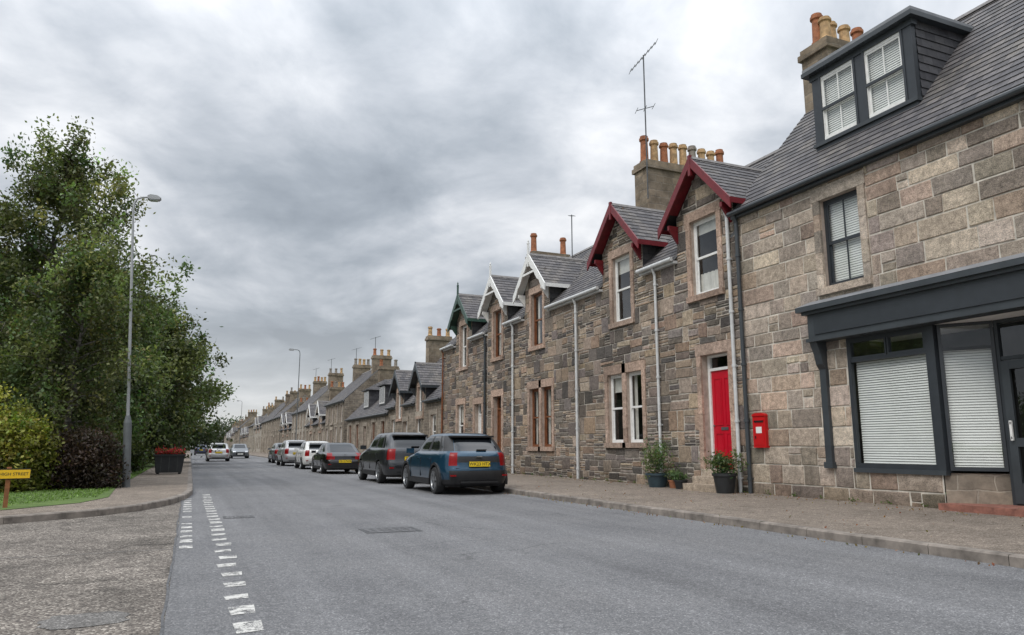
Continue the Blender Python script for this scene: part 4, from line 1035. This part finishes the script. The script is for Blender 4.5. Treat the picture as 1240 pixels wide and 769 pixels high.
    if kind!='sedan': mb.box(-.62*w,.62*w,-.42*L+ro,-.36*L+ro,1.43*kz,1.475*kz,paint if not rake else 'trim_black'); mb.box(-.015,.25,-.458*L-.03+rake*.1*L,-.455*L+rake*.1*L,1.10*kz,1.125*kz,'trim_black')
    yf=.5*L; mb.box(-.27,.27,yf-.03,yf+.012,.42*kz,.53*kz,'plate_white')
    mb.box(-.07,.07,yb*.974-.02,yb*.96,.93*kz,.96*kz,'alloy')
    if clad and not rake:
        for s in (-1,1): mb.tube((s*w*.66,-.3*L,1.555*kz),(s*w*.66,.0*L,1.56*kz),.014,n=6,mat='trim_black')
    mb.obj('trim',P,bevel=.004)
    if plate: text(plate,.115,(0,yb-.014,pz+.06),(math.radians(90),0,0),'trim_black',P)
    return P
make_car('parked_crossover_car',6.74,19.95,4.42,1.88,1.56,'paint_blue','suv',rake=.09)
make_car('parked_suv_car',6.72,26.1,4.55,1.9,1.68,'paint_gunmetal','suv',clad=False,plate='SV66 KLO',wr=.36)
make_car('parked_car',6.35,35.7,4.4,1.8,1.38,'paint_black','sedan',clad=False,plate='YE12 PWB',wr=.32)
make_car('parked_car',6.4,43.0,3.9,1.7,1.5,'paint_white','hatch',clad=False,plate='SF17 YAC',wr=.3)
make_car('parked_car',6.2,50.5,4.2,1.75,1.62,'paint_silver','hatch',clad=False,wr=.31)
make_car('parked_car',6.5,59.5,4.2,1.75,1.48,'paint_grey','hatch',clad=False,wr=.31)
make_car('car',2.2,68,4.3,1.78,1.5,'paint_silver','hatch',rot=0,clad=False,wr=.31)
make_car('car',4.8,84,4.3,1.78,1.5,'paint_grey','hatch',rot=math.pi,clad=False,wr=.31)
make_car('car',1.5,118,4.3,1.78,1.5,'paint_navy','hatch',clad=False,wr=.31)

# ------------------------------------------------------------------ pedestrian
def person(name,x,y,h,rz):
    P=empty(name,(x,y,.12),rz); k=h/1.75
    V=[(0,0,.95,.15),(0,0,1.15,.135),(0,.01,1.38,.15),(0,.01,1.5,.06),(0,.02,1.56,.055),
       (.1,.05,.9,.095),(.1,.22,.5,.06),(.1,.12,.1,.045),(.1,.25,.05,.04),
       (-.1,-.02,.9,.095),(-.1,-.08,.5,.06),(-.1,-.33,.14,.045),(-.1,-.24,.04,.04),
       (.2,.0,1.4,.06),(.25,-.1,1.13,.043),(.24,-.02,.88,.033),(.24,.02,.8,.03),
       (-.2,.0,1.4,.06),(-.25,.1,1.13,.043),(-.24,.22,.92,.033),(-.24,.27,.85,.03)]
    E=[(0,1),(1,2),(2,3),(3,4),(0,5),(5,6),(6,7),(7,8),(0,9),(9,10),(10,11),(11,12),(2,13),(13,14),(14,15),(15,16),(2,17),(17,18),(18,19),(19,20)]
    me=bpy.data.meshes.new('figure'); me.from_pydata([tuple(c*k for c in v[:3]) for v in V],E,[]); o=bpy.data.objects.new('body',me); sc.collection.objects.link(o); o.parent=P
    o.modifiers.new('s','SKIN'); 
    for i,v in enumerate(V): me.skin_vertices[0].data[i].radius=(v[3]*k*1.0,v[3]*k*(.85)); 
    me.skin_vertices[0].data[0].use_root=True
    ss=o.modifiers.new('ss','SUBSURF'); ss.levels=2; ss.render_levels=2
    m,nt,b=nodes('clothes_'+name); co=objco(nt); z=nd(nt,'ShaderNodeSeparateXYZ',None,Vector=co).outputs['Z']
    n=nd(nt,'ShaderNodeMapRange',None,Value=z); n.inputs[1].default_value=0;n.inputs[2].default_value=1.75*k
    r=ramp(nt,n.outputs[0],[(0,(.02,.02,.02)),(.06,(.03,.035,.05)),(.52,(.035,.04,.055)),(.53,(.02,.02,.024)),(.85,(.02,.02,.024)),(.87,(.5,.3,.22))]); r.node.color_ramp.interpolation='CONSTANT'
    link(nt,r,b.inputs['Base Color']); b.inputs['Roughness'].default_value=.85; me.materials.append(m)
    import bmesh
    bm=bmesh.new(); bmesh.ops.create_uvsphere(bm,u_segments=16,v_segments=12,radius=1)
    for v in bm.verts:
        v.co.x*=.078*k; v.co.y*=.098*k; v.co.z*=.118*k
        if v.co.y>0 and v.co.z<0: v.co.y*=.9
        if v.co.y>.08*k and abs(v.co.x)<.02*k and abs(v.co.z)<.03*k: v.co.y+=.02*k
    hm=bpy.data.meshes.new('head'); bm.to_mesh(hm); bm.free(); hm.materials.append(M['skin']); hm.materials.append(M['trim_black'])
    for p in hm.polygons:
        p.use_smooth=True
        if p.center.z>.05*k or p.center.y<-.01: p.material_index=1
    ho=bpy.data.objects.new('head',hm); ho.location=(0,.03*k,1.64*k); sc.collection.objects.link(ho); ho.parent=P
person('pedestrian',-1.6,50,1.75,math.pi); person('pedestrian',-.9,72,1.68,0)

# ------------------------------------------------------------------ world, sun, camera
w=bpy.data.worlds.new('World'); sc.world=w; w.use_nodes=True; nt=w.node_tree; bg=nt.nodes['Background']
az=math.radians(243); el=math.radians(50)
sky=nd(nt,'ShaderNodeTexSky',{'sky_type':'NISHITA','sun_disc':False,'sun_elevation':el,'sun_rotation':az})
tc=nd(nt,'ShaderNodeTexCoord').outputs['Generated']
sep=nd(nt,'ShaderNodeSeparateXYZ',None,Vector=tc)
z=math_(nt,'MAXIMUM',sep.outputs[2],0.0); zd=math_(nt,'ADD',z,.30)
px=math_(nt,'DIVIDE',sep.outputs[0],zd); py=math_(nt,'DIVIDE',sep.outputs[1],zd)
cv=nd(nt,'ShaderNodeCombineXYZ',None,X=px,Y=py,Z=1.7)
n1=noise(nt,cv.outputs[0],1.25,6,.5,.6); n2=noise(nt,cv.outputs[0],3.8,6,.58,.3)
f=math_(nt,'ADD',math_(nt,'MULTIPLY',n1,.70),math_(nt,'MULTIPLY',n2,.30))
f=math_(nt,'ADD',math_(nt,'MULTIPLY',math_(nt,'SUBTRACT',f,.5),1.25),.515)
def lobe(d,lo):
    dv=Vector(d).normalized(); dp=nd(nt,'ShaderNodeVectorMath',{'operation':'DOT_PRODUCT'}); link(nt,tc,dp.inputs[0]); dp.inputs[1].default_value=dv
    mr=nd(nt,'ShaderNodeMapRange',{'interpolation_type':'SMOOTHSTEP'},Value=dp.outputs['Value']); mr.inputs[1].default_value=lo; mr.inputs[2].default_value=1.0
    return mr.outputs[0]
f=math_(nt,'SUBTRACT',f,math_(nt,'MULTIPLY',lobe((.12,.96,.22),.90),.08))
f=math_(nt,'ADD',f,math_(nt,'MULTIPLY',lobe((-.17,.88,.46),.92),.11))
f=math_(nt,'ADD',f,math_(nt,'MULTIPLY',lobe((.62,.66,.42),.84),.05))
col=ramp(nt,f,[(.32,(.275,.31,.355)),(.42,(.375,.415,.465)),(.50,(.52,.555,.605)),(.58,(.70,.725,.765)),(.67,(.91,.92,.94))])
gain=math_(nt,'ADD',math_(nt,'MULTIPLY',math_(nt,'POWER',z,3.0),3.0),.97)
gz=nd(nt,'ShaderNodeCombineXYZ',None,X=gain,Y=gain,Z=gain).outputs[0]
col=mix(nt,1,col,gz,'MULTIPLY')
hz=math_(nt,'POWER',math_(nt,'SUBTRACT',1.0,z),13.0)
col=mix(nt,math_(nt,'MULTIPLY',hz,.92),col,(.90,.89,.86))
k=nd(nt,'ShaderNodeVectorMath',{'operation':'SCALE'}); link(nt,col,k.inputs[0]); k.inputs['Scale'].default_value=10.8
fin=mix(nt,.06,k.outputs[0],sky.outputs[0]); link(nt,fin,bg.inputs[0]); bg.inputs[1].default_value=.1
s=bpy.data.lights.new('sun','SUN'); s.energy=1.5; s.angle=math.radians(26); s.color=(1,.95,.88); so=bpy.data.objects.new('sun',s); sc.collection.objects.link(so)
d=Vector((math.sin(az)*math.cos(el),math.cos(az)*math.cos(el),math.sin(el))); so.rotation_euler=d.to_track_quat('Z','Y').to_euler(); so.location=(0,0,30)
cam=bpy.data.cameras.new('camera'); co=bpy.data.objects.new('camera',cam); sc.collection.objects.link(co); sc.camera=co
cam.lens=25.98; cam.sensor_width=36; cam.clip_end=4000; cam.clip_start=.05
co.location=(0,0,1.2); co.rotation_euler=(math.radians(90+9.92),0,math.radians(-23.23))
sc.view_settings.view_transform='Standard'; sc.view_settings.look='None'; sc.view_settings.exposure=0; sc.view_settings.gamma=1
